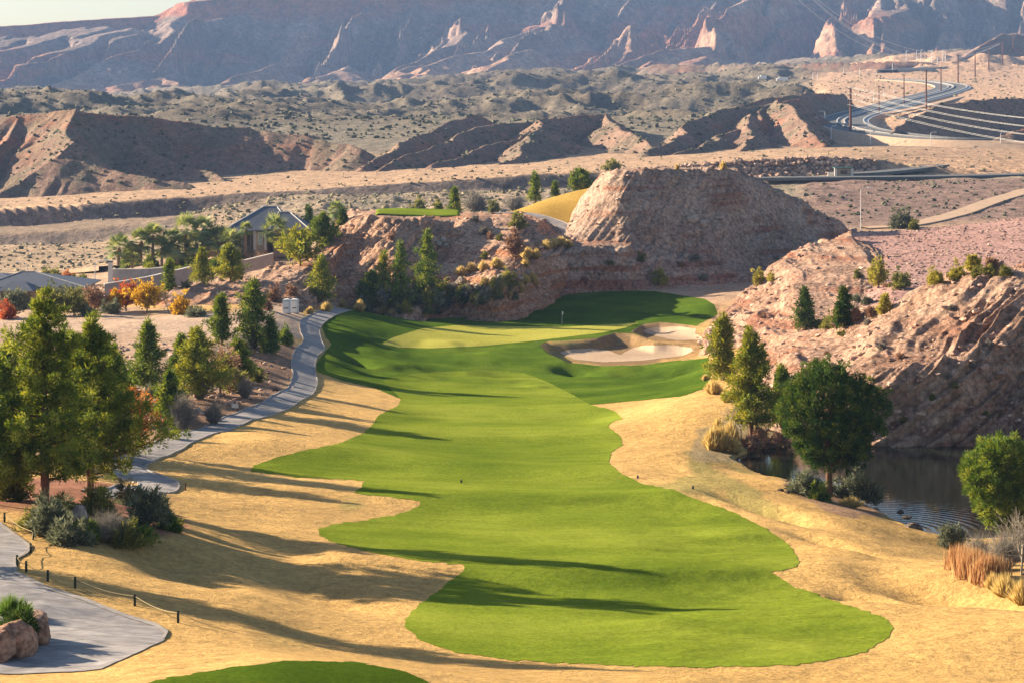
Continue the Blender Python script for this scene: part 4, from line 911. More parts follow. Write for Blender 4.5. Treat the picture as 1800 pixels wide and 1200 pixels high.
tree(75, 545, 496, 30, 'leafy', 'slim grey green tree in front of the blue roof', 45, 1.4, mat='pine')
tree(52, 540, 492, 34, 'leafy', 'brownish tree left of the slim grey green one', 46, .8, mat='olive_leaf')
tree(232, 792, 668, 96, 'leafy', 'orange red leaved tree beside the near left pines', 47, .8, mat='orange_leaf')
tree(388, 694, 598, 84, 'leafy', 'rust coloured nearly bare tree beside the yellow green pine', 48, .8, mat='rust_twig')
tree(799, 374, 328, 24, 'cone', 'dark conifer behind the upper green', 49, 1.3, at=Vector(W(799, 376, 500)), mat='pine')
tree(941, 352, 300, 27, 'cone', 'dark conifer left of the golden grass slope', 50, 1.3, at=Vector(W(941, 356, 530)), mat='pine')
tree(976, 346, 321, 13, 'cone', 'very small conifer on the golden grass slope', 51, at=Vector(W(976, 346, 530)), mat='pine')
tree(1020, 334, 294, 50, 'pine', 'spreading pine left of the flat hilltop', 52, 1.4, at=Vector(W(1020, 338, 530)))
tree(1273, 668, 552, 64, 'pine', 'yellow green pine right of the front bunker', 53, 1.4, mat='pine_yellow')
tree(1322, 770, 572, 112, 'open', 'large yellow green pine by the pond tip', 54, 1.5, mat='pine_yellow')
tree(1374, 750, 640, 60, 'pine', 'dark pine against the rocks behind the round pine', 55)
tree(1457, 868, 638, 188, 'round', 'dark ball shaped pine on the pond bank', 56, 1.4, mat='cypress')
tree(1416, 580, 506, 46, 'cone', 'dark conifer on the rock ledge, left of the pair', 57, 1.6)
tree(1485, 573, 506, 36, 'cone', 'dark conifer on the rock ledge, right of the pair', 58, 1.6)
tree(1545, 506, 448, 36, 'leafy', 'small yellow tree on the gravel bench', 59, mat='yellow_olive')
tree(1711, 482, 441, 24, 'leafy', 'thin golden tree on the boulder hill skyline', 60, .8, mat='yellow_olive')
tree(1744, 482, 450, 20, 'leafy', 'faint brown tree right of the thin golden skyline tree', 61, .6, mat='rust_twig')
tree(1556, 550, 519, 22, 'cone', 'tiny golden tree at the edge of the boulder hill', 62, mat='yellow_olive')
tree(906, 460, 395, 30, 'leafy', 'pale leafless looking tree on the slope below the hill path', 64, .5, mat='rust_twig')
tree(1765, 958, 768, 150, 'round', 'round green pine at the right edge by the pond', 63, 1.3, mat='pine')
tree(1303, 772, 690, 78, 'bare', 'leafless grey tree beside the large pond pine', 65)
tree(1795, 1010, 850, 110, 'bare', 'leafless shrub tree at the right edge of the photo', 66)
for px, py, top, w in ((208,466,408,46),(247,458,398,44),(268,452,390,40),(284,466,412,42),(299,456,398,44),(326,440,374,50),(356,436,376,44),(366,452,398,36),(384,456,392,50),(431,446,388,24),(483,446,374,52),(590,410,352,30),(232,470,424,40),(312,462,408,44),(344,458,404,42),(405,452,400,40)):
    palm(px, py, top, w, 'fan palm beside the slate roofed house', at=Vector(W(px, py, 505 if px < 400 else (498 if px < 500 else 545))))
# ---------------------------------------------------------------- shrubs and grasses
SH = []
def sh(L_, mat, label, kind='dome', name='shrub', cat='shrub', group=None, dens=1., ymin=0):
    for t in L_:
        if group and 'above the green' in group: t = (t[0], t[1]+2, t[2]-3, t[3]*1.3)
        shrub(t[0], t[1], t[2], t[3], mat, label, name, cat, group, dens, None, kind, ymin)
sh([(810,482,468,17),(828,476,462,16),(850,474,458,18),(873,468,453,17),(926,452,434,19),(943,452,438,14),(960,437,422,18),(972,432,419,18),(985,430,416,19),(998,434,422,14),(924,466,452,14),(815,500,488,14),(852,502,488,15),(868,500,486,15),(881,506,492,15),(898,508,494,14),(913,512,496,16),(921,497,481,17),(936,494,480,16),(893,520,508,14),(940,500,488,10)],
   'bunch_gold', 'golden bunch grass on the slope above the green', 'bunch', 'grass_clump', 'grass clump', 'golden grass clumps above the green', 1.1)
sh([(545,552,537,18),(574,548,528,22),(601,540,522,20),(632,548,524,24),(673,550,534,26),(690,552,540,18)], 'bunch_gold', 'golden bunch grass by the far end of the cart path', 'bunch', 'grass_clump', 'grass clump', 'golden grass clumps by the path end', 1.1)
sh([(1252,790,745,34),(1268,792,740,36),(1284,780,732,34),(1262,768,728,28),(1292,796,766,30)], 'bunch_gold', 'tall yellow grass clump at the pond tip', 'bunch', 'grass_clump', 'grass clump', 'yellow grasses at the pond tip', 1.6)
sh([(1254,692,662,34),(1277,706,680,24),(1240,668,655,14)], 'bunch_gold', 'straw coloured grass clump below the bunker pine', 'bunch', 'grass_clump', 'grass clump', None, 1.4)
sh([(1320,790,762,40),(1350,786,764,36),(1375,780,758,34),(1335,775,750,30)], 'rust_twig', 'brown dry shrub on the pond bank under the large pine', 'dome', dens=1.2)
sh([(1505,880,836,92)], 'sage_leaf', 'large grey green shrub right of the round pine trunk', dens=2.5)
sh([(1412,868,828,64)], 'sage_leaf', 'grey green shrub left of the round pine trunk', dens=1.8)
sh([(1440,878,848,40)], 'pine', 'dark low shrub at the foot of the round pine', dens=1.5)
sh([(1495,890,868,44)], 'bunch_gold', 'dry grass tuft in front of the grey green shrub', 'bunch', 'grass_clump', 'grass clump', None, 1.2)
sh([(1672,962,922,54)], 'sage_leaf', 'grey green bush on the pond bank left of the right edge pine', dens=1.8)
sh([(1690,1000,950,46),(1712,1012,955,50),(1738,1022,965,50)], 'reed', 'rust red reeds below the right edge pine', 'reed', 'reeds', 'reeds', None, 1.6)
sh([(1720,990,935,80),(1765,1000,930,90),(1800,985,920,90)], 'grey_twig', 'pale twiggy bush below the right edge pine', 'twig', dens=2.)
sh([(1765,1045,1000,60),(1796,1060,1010,50),(1745,1035,1000,30)], 'bunch_gold', 'golden reeds at the right edge of the photo', 'bunch', 'grass_clump', 'grass clump', None, 1.6)
sh([(320,750,692,66)], 'grey_twig', 'pale grey leafless bush by the shaded path', 'twig', dens=2.)
sh([(375,745,700,50),(352,700,660,46),(300,770,730,50),(430,700,660,40)], 'grey_twig', 'leafless bush on the shaded bank', 'twig', dens=1.2)
sh([(412,690,650,46),(428,640,618,24),(428,622,600,22)], 'olive_leaf', 'low green bush beside the rust coloured tree')
sh([(500,605,578,30)], 'pine', 'dark green bush on the dirt at the cart path edge', dens=1.4)
sh([(85,935,880,74),(120,955,915,80)], 'sage_leaf', 'dark green juniper bush on the mulch mound', dens=2.2)
sh([(190,950,895,110)], 'grey_twig', 'dry brown bush at the front of the mulch mound', 'twig', dens=2.6)
sh([(262,925,862,76),(230,890,850,60),(285,918,875,44)], 'sage_leaf', 'grey olive bush at the right end of the mulch mound', dens=1.6)
sh([(170,905,862,80),(215,958,918,80)], 'olive_leaf', 'olive bush on the mulch mound', dens=1.6)
sh([(150,948,918,74),(238,952,924,76),(300,932,908,46)], 'pine', 'dark shaded bush along the front of the mulch mound', dens=2.)
sh([(60,930,896,60),(105,905,870,50)], 'olive_leaf', 'low brown olive bush among the mulch mound pines', dens=1.5)
sh([(20,880,800,60)], 'olive_leaf', 'bright green bush under the left edge pine', dens=2.)
sh([(20,1080,1036,64),(52,1092,1060,30)], 'green_grass', 'bright green tuft of grass in the boulder planter', 'bunch', 'grass_clump', 'grass clump', None, 2.)
sh([(38,1130,1068,66)], 'cypress', 'dark green bush in the boulder planter', dens=2.4)
sh([(1587,402,372,44)], 'sage_leaf', 'round grey green bush by the pale track', dens=1.6)
sh([(1606,404,388,20)], 'olive_leaf', 'small bright bush by the pale track')
sh([(1583,508,480,36)], 'olive_leaf', 'lit green bush on the gravel bench', dens=1.4)
sh([(1645,500,474,34),(1682,490,466,32)], 'yellow_olive', 'yellow green bush on the gravel slope foot', dens=1.2)
sh([(1735,486,466,34),(1768,484,468,26),(1715,488,470,20)], 'olive_leaf', 'green bush on the boulder hill skyline')
sh([(1455,578,556,30),(1440,576,560,20),(1470,574,545,30)], 'olive_leaf', 'green bush between the two ledge conifers')
sh([(1505,565,538,24),(1530,556,540,20)], 'rust_twig', 'tan bush right of the ledge conifers')
sh([(1535,492,478,20),(1508,490,474,16)], 'olive_leaf', 'small bush left of the small yellow tree')
sh([(1525,535,520,28),(1505,530,518,20)], 'sage_leaf', 'pale sage bush below the small yellow tree')
sh([(1160,500,468,28),(1334,500,474,24),(1355,498,480,14)], 'yellow_olive', 'orange yellow bush on the shaded rock face', dens=.8)
sh([(1126,460,444,18)], 'olive_leaf', 'small olive bush on the shaded rock face')
sh([(853,412,398,24),(835,388,378,16)], 'grey_twig', 'pale bush on the shaded cliff below the upper green')
sh([(910,402,374,34)], 'olive_leaf', 'olive bush at the bend of the hill path')
sh([(1076,300,282,34)], 'olive_leaf', 'bushy shrub on the left end of the flat hilltop', dens=1.2, ymin=455)
sh([(1271,298,285,12),(1190,298,290,8)], 'bunch_gold', 'small tan bush on the hilltop edge')
sh([(836,372,338,58)], 'grey_twig', 'wide bare grey thicket behind the upper green', 'twig', dens=1.6, ymin=486)
sh([(735,370,348,26),(770,372,354,20),(868,372,352,22)], 'olive_leaf', 'bush behind the upper green', ymin=486)
sh([(905,372,345,44)], 'grey_twig', 'bare grey thicket left of the golden grass slope', 'twig', dens=1.6, ymin=511)
sh([(465,470,442,50),(440,468,446,40)], 'rust_twig', 'brown bare hedge below the house', 'twig', dens=2.)
sh([(500,440,412,44),(470,446,420,34),(442,446,418,32),(410,450,424,34),(386,450,424,30)], 'sage_leaf', 'dark garden shrub before the house wall', ymin=460)
sh([(336,462,430,38)], 'olive_leaf', 'orange green garden hedge among the palms', dens=1.4, ymin=440)
sh([(312,470,438,36),(230,470,440,34),(265,470,446,30),(220,472,455,20)], 'pine', 'dark garden shrub among the palms', dens=1.2, ymin=430)
sh([(318,552,522,42)], 'gold_leaf', 'orange bush on the dirt bank right of the yellow tree', dens=1.2)
sh([(345,556,540,46),(195,552,528,36),(152,556,534,30)], 'sage_leaf', 'low grey green bush at the dirt strip edge')
sh([(214,500,482,30),(245,498,480,34),(280,500,478,32),(320,492,470,34),(425,470,448,36),(380,476,452,30)], 'pine', 'dark bush against the garden walls', dens=1.3, ymin=420)
sh([(326,506,494,18)], 'sage_leaf', 'small pale bush at the retaining wall foot')
sh([(12,560,532,30)], 'red_leaf', 'red bush at the left edge behind the pines', dens=1.2)
sh([(120,492,478,24)], 'orange_leaf', 'orange bush right of the blue roof', dens=1.2)
sh([(88,492,470,34),(98,498,474,26),(140,505,480,34),(150,520,495,30)], 'olive_leaf', 'yellow green bush behind the blue roof')
sh([(204,505,484,16),(228,492,480,14)], 'olive_leaf', 'small bush at the pale garden wall')
sh([(482,530,505,26),(512,520,500,24),(470,545,525,22)], 'rust_twig', 'rusty bush on the slope above the toilets')
# the dense planting under the hill, each shrub its own
rs = R(5)
for i in range(46):
    x = 640+i*5.9+rs.uniform(-6, 6); lo_y = 552-max(0, (x-760))*.14+rs.uniform(-4, 2); y = lo_y-rs.rand()*34
    shrub(x, y, y-rs.uniform(14, 26), rs.uniform(18, 32), ['sage_leaf', 'pale_sage', 'grey_twig', 'yellow_olive', 'olive_leaf'][i % 5], ['grey green shrub', 'pale sage shrub', 'dry grey shrub', 'yellowish shrub', 'olive shrub'][i % 5]+' in the planting behind the green', group='shrubs behind the green')
for i in range(34):
    x, y = [(1300+rs.rand()*480, 500+rs.rand()*250), (600+rs.rand()*300, 400+rs.rand()*120), (1000+rs.rand()*300, 440+rs.rand()*70)][0 if i < 22 else (1 if i < 29 else 2)]
    if x < 1480 and y > 640: continue
    shrub(x, y, y-rs.uniform(7, 13), rs.uniform(10, 20), ['grey_twig', 'olive_leaf', 'rust_twig'][i % 3], ['pale desert shrub', 'olive desert shrub', 'brown desert shrub'][i % 3]+(' on the right hand boulder hill' if x > 1300 else ' on the central rock slopes'), group='desert shrubs on the rocks')
# left bank brush in the shade of the pines
for i in range(16):
    x = 120+rs.rand()*340; y = 800-(x-120)*.33-rs.rand()*90
    shrub(x, y, y-rs.uniform(14, 30), rs.uniform(24, 46), ['sage_leaf', 'olive_leaf', 'grey_twig', 'pine'][i % 4], ['grey green', 'olive', 'dry grey', 'dark green'][i % 4]+' bush on the planted bank left of the path', group='bank bushes')
# ---------------------------------------------------------------- built things
mat_plain('slate', (.105,.115,.145), .6, .12, 1.5, .03); mat_plain('stucco', (.30,.25,.21), .9, .1, 1.5); mat_plain('wall_block', (.27,.265,.27), .9, .12, 1.); mat_plain('coping', (.55,.53,.50), .85, .05, 2.)
mat_plain('dark_glass', (.02,.025,.03), .1, .1, 1., spec=.6); mat_plain('blue_glass', (.16,.26,.30), .15, .1, 1., spec=.6); mat_plain('grey_plastic', (.60,.62,.66), .45, .04, 2., .0); mat_plain('dark_plastic', (.09,.095,.11), .5, .05, 2., 0.)
mat_plain('steel', (.55,.55,.53), .5, .06, 2., 0., .5); mat_plain('wood_pole', (.16,.075,.05), .9, .15, 2.); mat_plain('dark_post', (.035,.05,.035), .8, .2, 3.); mat_plain('rope', (.42,.33,.18), .9, .1, 9.)
mat_plain('white_paint', (.78,.77,.75), .5, .04, 1., 0.); mat_plain('red_paint', (.5,.08,.05), .5, .04, 1., 0.); mat_plain('aluminium', (.75,.74,.72), .45, .04, 1., 0., .5); mat_plain('green_roof', (.04,.11,.09), .6, .1, 1.)
def ridge_roof(mb, x0, x1, y0, y1, ze, ra, rb, zr, th=.18):
    ym = (y0+y1)/2
    V = [(x0,y0,ze),(x1,y0,ze),(x1,y1,ze),(x0,y1,ze),(ra,ym,zr),(rb,ym,zr)]; V += [(a, b, c-th) for a, b, c in V[:4]]
    return mb.poly(V, [(0,1,5,4),(1,2,5),(2,3,4,5),(3,0,4),(0,6,7,1),(1,7,8,2),(2,8,9,3),(3,9,6,0),(6,9,8,7)])
def caps(mb, x0, x1, y0, y1, ze, ra, rb, zr, r=.13):
    ym = (y0+y1)/2
    for a, b in (((ra,ym,zr),(rb,ym,zr)), ((x0,y0,ze),(ra,ym,zr)), ((x1,y0,ze),(rb,ym,zr))): mb.tube([a, ((a[0]+b[0])/2, (a[1]+b[1])/2, (a[2]+b[2])/2), b], r, 6)
gx = lambda px, Y: (px-900)/F*Y
gz = lambda py, Y: -(py-HY)*Y/F
h = root('house', (gx(450,520), 520, gz(445,520)), 'slate roofed house with hipped roofs among fan palms', 'house'); hl = Vector(h.location)
def loc(V): return V
def reparent(o, r):
    o.parent = r; o.matrix_parent_inverse = Matrix.Translation(-Vector(r.location)); return o
Rf = MB(); ridge_roof(Rf, gx(392,514), gx(520,514), 512, 532, gz(406,513), gx(464,522), gx(487,522), gz(363,522)); ro = reparent(Rf.build('roof', M['slate']), h)
Cp = MB(); caps(Cp, gx(392,514), gx(520,514), 512, 532, gz(406,513), gx(464,522), gx(487,522), gz(363,522), .16); c_ = Cp.build('ridge_cap', M['coping']); reparent(c_, h)
Rf = MB(); ridge_roof(Rf, gx(474,508), gx(546,508), 506.5, 520, gz(403,508), gx(490,513), gx(509,513), gz(373,513)); reparent(Rf.build('roof', M['slate']), h)
Cp = MB(); caps(Cp, gx(474,508), gx(546,508), 506.5, 520, gz(403,508), gx(490,513), gx(509,513), gz(373,513), .16); reparent(Cp.build('ridge_cap', M['coping']), h)
Rf = MB(); ridge_roof(Rf, gx(443,508), gx(471,508), 506, 514, gz(404,508), gx(461,510), gx(463,510), gz(389,510)); reparent(Rf.build('roof', M['slate']), h)
Rf = MB(); ridge_roof(Rf, gx(352,512), gx(408,512), 509, 526, gz(414,512), gx(380,518), gx(392,518), gz(399,518)); reparent(Rf.build('roof', M['slate']), h)
for (a, b, y0, y1, t) in ((397,515,514.5,530,406),(480,541,509,518,403),(358,404,511,524,414),(446,468,508,513,404)):
    bt = gz(t+1.5, y0); bb = gz(452, y0); mbx = MB(); mbx.box(((gx(a,y0)+gx(b,y0))/2, (y0+y1)/2, (bt+bb)/2), (gx(b,y0)-gx(a,y0), y1-y0, bt-bb)); reparent(mbx.build('wall', M['stucco']), h)
for (a, b, t, bo, y, mt) in ((454,461,409,430,507.9,'blue_glass'),(410,424,412,432,514.4,'dark_glass'),(428,440,410,434,514.4,'dark_glass'),(486,500,409,428,508.9,'dark_glass'),(510,520,409,426,508.9,'dark_glass'),(366,378,419,434,510.9,'dark_glass'),(384,398,419,436,510.9,'dark_glass')):
    fr = MB(); cx_, cz_ = (gx(a,y)+gx(b,y))/2, (gz(t,y)+gz(bo,y))/2; w_, h_ = gx(b,y)-gx(a,y), gz(t,y)-gz(bo,y)
    for q in ((0, h_/2, w_+.2, .14), (0, -h_/2, w_+.2, .14), (-w_/2, 0, .14, h_), (w_/2, 0, .14, h_)): fr.box((cx_+q[0], y-.05, cz_+q[1]), (q[2], .16, q[3]))
    f_ = fr.build('window', M['coping']); reparent(f_, h); pm = MB(); pm.box((cx_, y+.0, cz_), (w_, .06, h_)); p_ = pm.build('pane', M[mt]); p_.parent = f_
for px_ in (447.5, 466.5):
    mbx = MB(); mbx.box((gx(px_,506.6), 506.6, (gz(405,506)+gz(440,506))/2), (.5, .5, gz(405,506)-gz(440,506))); reparent(mbx.build('column', M['coping']), h)
h2 = root('house', (gx(50,420), 426, gz(535,420)), 'low house with a blue grey hipped roof at the left edge', 'house')
Rf = MB(); ridge_roof(Rf, gx(-35,418), gx(152,418), 417, 433, gz(504,418), gx(38,425), gx(62,425), gz(478,425)); reparent(Rf.build('roof', M['slate']), h2)
Cp = MB(); caps(Cp, gx(-35,418), gx(152,418), 417, 433, gz(504,418), gx(38,425), gx(62,425), gz(478,425), .12); reparent(Cp.build('ridge_cap', M['wall_block']), h2)
Rf = MB(); ridge_roof(Rf, gx(-160,418), gx(20,418), 425, 445, gz(500,425), gx(-110,435), gx(5,435), gz(480,435)); reparent(Rf.build('roof', M['slate']), h2)
Rf = MB(); ridge_roof(Rf, gx(-2,414), gx(62,414), 412, 420, gz(511,413), gx(20,416), gx(44,416), gz(495,416)); reparent(Rf.build('roof', M['slate']), h2)
for (a, b, y0, y1, t) in ((-28,146,419,431,505),(-150,14,427,443,501)):
    bt = gz(t+1.2, y0); bb = gz(545, y0); mbx = MB(); mbx.box(((gx(a,y0)+gx(b,y0))/2, (y0+y1)/2, (bt+bb)/2), (gx(b,y0)-gx(a,y0), y1-y0, bt-bb)); reparent(mbx.build('wall', M['stucco']), h2)
for a, b in ((2,18),(30,52),(70,84)):
    pm = MB(); y = 418.9; pm.box(((gx(a,y)+gx(b,y))/2, y, (gz(510,y)+gz(524,y))/2), (gx(b,y)-gx(a,y), .12, gz(510,y)-gz(524,y))); reparent(pm.build('window', M['dark_glass']), h2)
def wall(pts, hgt, th, label, mat='wall_block', name='garden_wall', px=0):
    P = [Vector(W(*p)) for p in pts]; base = P[0].copy(); base.z -= hgt; r = root(name, base, label, 'wall'); a = MB(); c = MB()
    for p, q in zip(P[:-1], P[1:]):
        d = q-p; L_ = math.hypot(d.x, d.y); nx, ny = -d.y/L_*th/2, d.x/L_*th/2
        for mb, t0, b0, k in ((a, 0, -hgt, 1.), (c, .14, .0, 1.5)):
            V = [(u.x+s*nx*k, u.y+s*ny*k, u.z+z) for u in (p, q) for s in (-1, 1) for z in (b0, t0)]
            mb.poly(V, [(0,1,3,2),(4,6,7,5),(0,4,5,1),(2,3,7,6),(0,2,6,4),(1,5,7,3)])
    reparent(a.build('wall', M[mat]), r); reparent(c.build('coping', M['coping']), r); return r
wall([(194,474,462),(230,474,464),(264,473,466),(300,470,470)], 4.5, .4, 'upper garden wall under the palms')
wall([(183,500,452),(222,494,454),(262,487,456),(300,478,459),(338,469,463)], 5.2, .45, 'long pale retaining wall behind the autumn trees')
wall([(395,455,470),(430,458,472),(480,446,476)], 2.6, .4, 'low garden wall in front of the house')
pr_ = root('gate_pillar', Vector(W(194,500,461)), 'square gate pillar at the left end of the upper garden wall', 'pillar'); mbx = MB(); mbx.box((0,0,2.2), (.8,.8,4.6)).build('pillar', M['coping'], pr_, bev=.03); mbx = MB(); mbx.box((0,0,4.6), (1.05,1.05,.3)).build('cap', M['slate'], pr_, bev=.04)
# portable toilets
def toilet(px, py, label):
    p = hit(px, py); r = root('portable_toilet', p-Vector((0, 0, .05)), label, 'portable toilet', 'portable toilets', -.06); reg(r, px)
    b = MB(); b.box((0,0,1.1), (1.12,1.15,2.05)); b.build('body', M['grey_plastic'], r, bev=.05)
    b = MB(); b.box((0,0,.06), (1.2,1.25,.14)); b.build('base', M['dark_plastic'], r)
    V, f = [], []; n = 12
    for i in range(n+1):
        a = math.pi*i/n; V += [(math.cos(a)*.60, -.62, 2.1+math.sin(a)*.2), (math.cos(a)*.60, .62, 2.1+math.sin(a)*.2)]
    for i in range(n): f.append((2*i, 2*i+1, 2*i+3, 2*i+2))
    f += [tuple(range(0, 2*n+2, 2)), tuple(range(1, 2*n+2, 2))[::-1]]; MB().poly(V, f).build('roof', M['white_paint'], r)
    d = MB().box((0,-.6,1.08), (.84,.06,1.85)).build('door', M['aluminium'], r, bev=.015); MB().box((.3,-.65,1.05), (.06,.05,.2)).build('handle', M['dark_plastic'], d)
    MB().box((0,-.64,.92), (.7,.03,.16)).build('panel', M['dark_plastic'], d); MB().box((0,-.64,1.6), (.42,.03,.34)).build('sign', M['white_paint'], d)
    for s in (-1, 1): MB().box((s*.25,-.585,2.0), (.3,.03,.1)).build('vent', M['dark_plastic'], r)
toilet(504, 551, 'portable toilet standing beside the cart path'); toilet(518, 550.5, 'portable toilet standing beside the cart path')
b = hit(529, 549); o = MB().box((0,0,.55), (.8,.8,1.1)).build('waste_bin', M['dark_plastic'], bev=.06); o.location = b; tag(o, 'small dark bin right of the portable toilets', 'bin')
# flagstick
p = hit(988, 570); r = root('golf_flag', p, 'thin pin with a white flag on the putting green', 'golf flag'); MB().tube([(0,0,0),(0,0,1.1),(0,0,2.25)], .022, 6).build('pole', M['white_paint'], r)
V = [(0, 0, 2.22), (.12, .02, 2.2), (.2, -.03, 2.12), (.22, .02, 2.0), (.16, 0, 1.62), (.0, 0, 1.66)]; V += [(a, b_+.012, c) for a, b_, c in V]
MB().poly(V, [(0,1,2,3,4,5),(11,10,9,8,7,6)]+[(i, (i+1) % 6, 6+(i+1) % 6, 6+i) for i in range(6)]).build('flag', M['white_paint'], r)
MB().tube([(0,0,-.05),(0,0,.01),(0,0,.02)], .06, 10).build('cup', M['dark_plastic'], r)
# posts and rope round the near path
posts = [(8,917),(58,948),(54,972),(30,994),(46,1005),(84,1021),(132,1033),(237,1064),(313,1094)]
pp = []
for i, (x, y) in enumerate(posts):
    p = hit(x, y); pp.append(p); o = MB().box((0,0,.26), (.11,.11,.62)).build('rope_post', M['dark_post'], bev=.012); o.location = p; tag(o, 'short dark post with rope beside the near path', 'post', 'rope posts by the near path'); reg(o, x)
p = hit(326, 861); o = MB().box((0,0,.26), (.1,.1,.6)).build('rope_post', M['wood_pole'], bev=.012); o.location = p; tag(o, 'lone brown post on the dry mound beyond the path', 'post')
V = []
mbx = MB()
for a, b in zip(pp[:-1], pp[1:]):
    t = np.linspace(0, 1, 9)[:, None]; P = np.array(a)*(1-t)+np.array(b)*t; P[:, 2] += .47-np.sin(t[:, 0]*np.pi)*.16
    mbx.tube(P, .016, 5)
e_ = hit(420, 1112); t = np.linspace(0, 1, 9)[:, None]; P = np.array(pp[-1])*(1-t)+np.array(e_)*t; P[:, 2] += .47*(1-t[:, 0])-np.sin(t[:, 0]*np.pi)*.1; mbx.tube(P, .016, 5)
o = mbx.build('rope', M['rope']); tag(o, 'sagging pale rope strung between the short dark posts', 'rope')
# small course markers
for x, y, mt, lab, nm, ct in ((1218,859,'dark_plastic','tiny dark yardage marker on dry grass right of the fairway','yardage_marker','marker'),(811,848,'dark_plastic','tiny dark sprinkler marker in the middle of the fairway','yardage_marker','marker'),(1121,840,'dark_plastic','small dark divot box near the right fairway edge','yardage_marker','marker')):
    p = hit(x, y); o = MB().box((0,0,.12), (.16,.16,.26)).build(nm, M[mt], bev=.02); o.location = p; tag(o, lab, ct)
p = hit(1297, 798); r = root('marker_post', p, 'small white marker post at the pond tip', 'post'); MB().box((0,0,.3), (.12,.12,.7)).build('post', M['wood_pole'], r); MB().box((0,-.03,.62), (.26,.2,.42)).build('cap', M['white_paint'], r, bev=.02)
p = hit(413, 722); r = root('path_sign', p, 'small pale sign board on the shaded bank', 'sign', rz=-.3)
MB().box((0,0,.55), (.75,.06,.45)).build('board', M['steel'], r, bev=.01)
for s in (-1, 1): MB().box((s*.28,.05,.2), (.06,.06,.7)).build('leg', M['dark_post'], r)
# boulders
rock(1603, 936, 36, 26, 'round dark boulder standing in the shallow pond', 'dark_boulder', at=Vector(W(1603, 936, 35*F/(936-HY))), sink=.35)
rock(1583, 900, 15, 7, 'small wet stone in the pond, behind the boulder', 'dark_boulder', at=Vector(W(1583, 900, 35*F/(900-HY))), sink=.4)
rock(1594, 909, 15, 6, 'small wet stone nearest the boulder in the pond', 'dark_boulder', at=Vector(W(1594, 909, 35*F/(909-HY))), sink=.4)
rock(20, 1148, 84, 86, 'large pale red boulder in the planter by the near path', 'red_boulder'); rock(62, 1122, 54, 66, 'red brown boulder at the right end of the planter', 'red_boulder'); rock(-5, 1160, 60, 70, 'boulder cut off by the left edge in the planter', 'red_boulder'); rock(74, 1132, 26, 50, 'narrow red boulder leaning in the planter', 'red_boulder')
rock(140, 908, 30, 26, 'pale angular boulder on the mulch mound', 'boulder'); rock(222, 880, 34, 26, 'brown boulder among the bushes of the mulch mound', 'red_boulder')
rock(375, 740, 26, 13, 'flat pale boulder beside the shaded path', 'boulder'); rock(348, 724, 13, 11, 'small pale boulder under the bare bush', 'boulder'); rock(300, 728, 12, 10, 'small pale boulder left of the bare bush', 'boulder'); rock(306, 738, 10, 8, 'tiny pale boulder in front of the bare bush', 'boulder')
for x, y, w_, h_ in ((810,500,18,18),(867,494,14,11),(880,488,12,9),(893,492,16,11),(913,492,14,9),(926,482,12,9),(840,506,12,9)): rock(x, y, w_, h_, 'whitish boulder among the golden clumps', 'white_rock' if 'white_rock' in M else 'boulder', group='whitish boulders on the slope')
rock(680, 524, 22, 8, 'flat pale slab between the conifers', 'boulder'); rock(757, 520, 14, 13, 'grey boulder below the tallest conifer', 'boulder'); rock(650, 541, 24, 12, 'flat grey boulder at the path end', 'boulder')
rock(1527, 508, 12, 7, 'pale boulder on the gravel bench', 'boulder'); rock(1372, 862, 12, 7, 'small dark stone on the pond rim', 'dark_boulder'); rock(1384, 866, 10, 6, 'smaller dark stone on the pond rim', 'dark_boulder')
for x, y, w_, h_ in ((760,424,14,12),(770,432,14,10),(778,425,12,12),(785,434,10,8),(1218,390,22,16),(1238,396,18,12),(1205,452,14,8)): rock(x, y, w_, h_, 'pale block of rock caught on the shaded cliff', 'boulder', group='pale rock blocks on the cliffs')
# ---------------------------------------------------------------- lamps, poles and wires beyond
def lamp(px, base, top, Y, side, label, lowz=None):
    x = gx(px, Y); z = drop(x, Y, 200.)-.1 if lowz is None else lowz; H = gz(top, Y)-z
    r = root('street_lamp', (x, Y, z), label, 'street lamp', 'street lamps beyond the course'); reg(r, px); rr = max(.11, Y*.00016)
    MB().tube([(0,0,0),(0,0,H*.5),(0,0,H-.5),(side*.5,0,H-.05),(side*1.8,0,H+.15)], [rr*1.3,rr,rr*.8,rr*.7,rr*.6], 6).build('pole', M['aluminium'], r)
    MB().box((side*2.3,0,H+.12), (1.1,.4,.22)).build('lamp_head', M['aluminium'], r)
lamp(1513, 403, 331, 565, 1, 'tall slim lamp standing behind the right hand ridge')
for px, b_, t_, Y, s in ((1461,249,222,1150,1),(1530,264,225,1110,-1),(1636,269,233,1085,1),(1759,273,233,1075,1),(1428,232,207,1210,1),(1450,222,196,1260,-1),(1536,186,163,1560,-1),(1554,182,158,1620,1),(1571,178,155,1680,1),(1600,170,153,1760,1),(1613,167,154,1820,1),
    (1429,142,128,2080,1),(1437,142,128,2090,1),(1483,138,120,2120,-1),(1511,142,119,2100,1),(1569,132,111,2160,1),(1495,140,126,2130,1),(1541,140,126,2110,1),(1593,108,90,2420,1),(1611,106,89,2440,1),(1619,122,88,2320,1),(1638,107,89,2440,1),(1657,108,88,2420,1),(1662,108,94,2450,1),(1648,121,100,2300,-1)):
    lamp(px, b_, t_, Y, s, 'pale street lamp along the road across the valley')
lamp(167, 505, 459, 440, 1, 'slim pale lamp right of the blue grey roofed house'); lamp(48, 490, 462, 560, -1, 'faint slim lamp behind the blue grey roofed house')
tops = {}
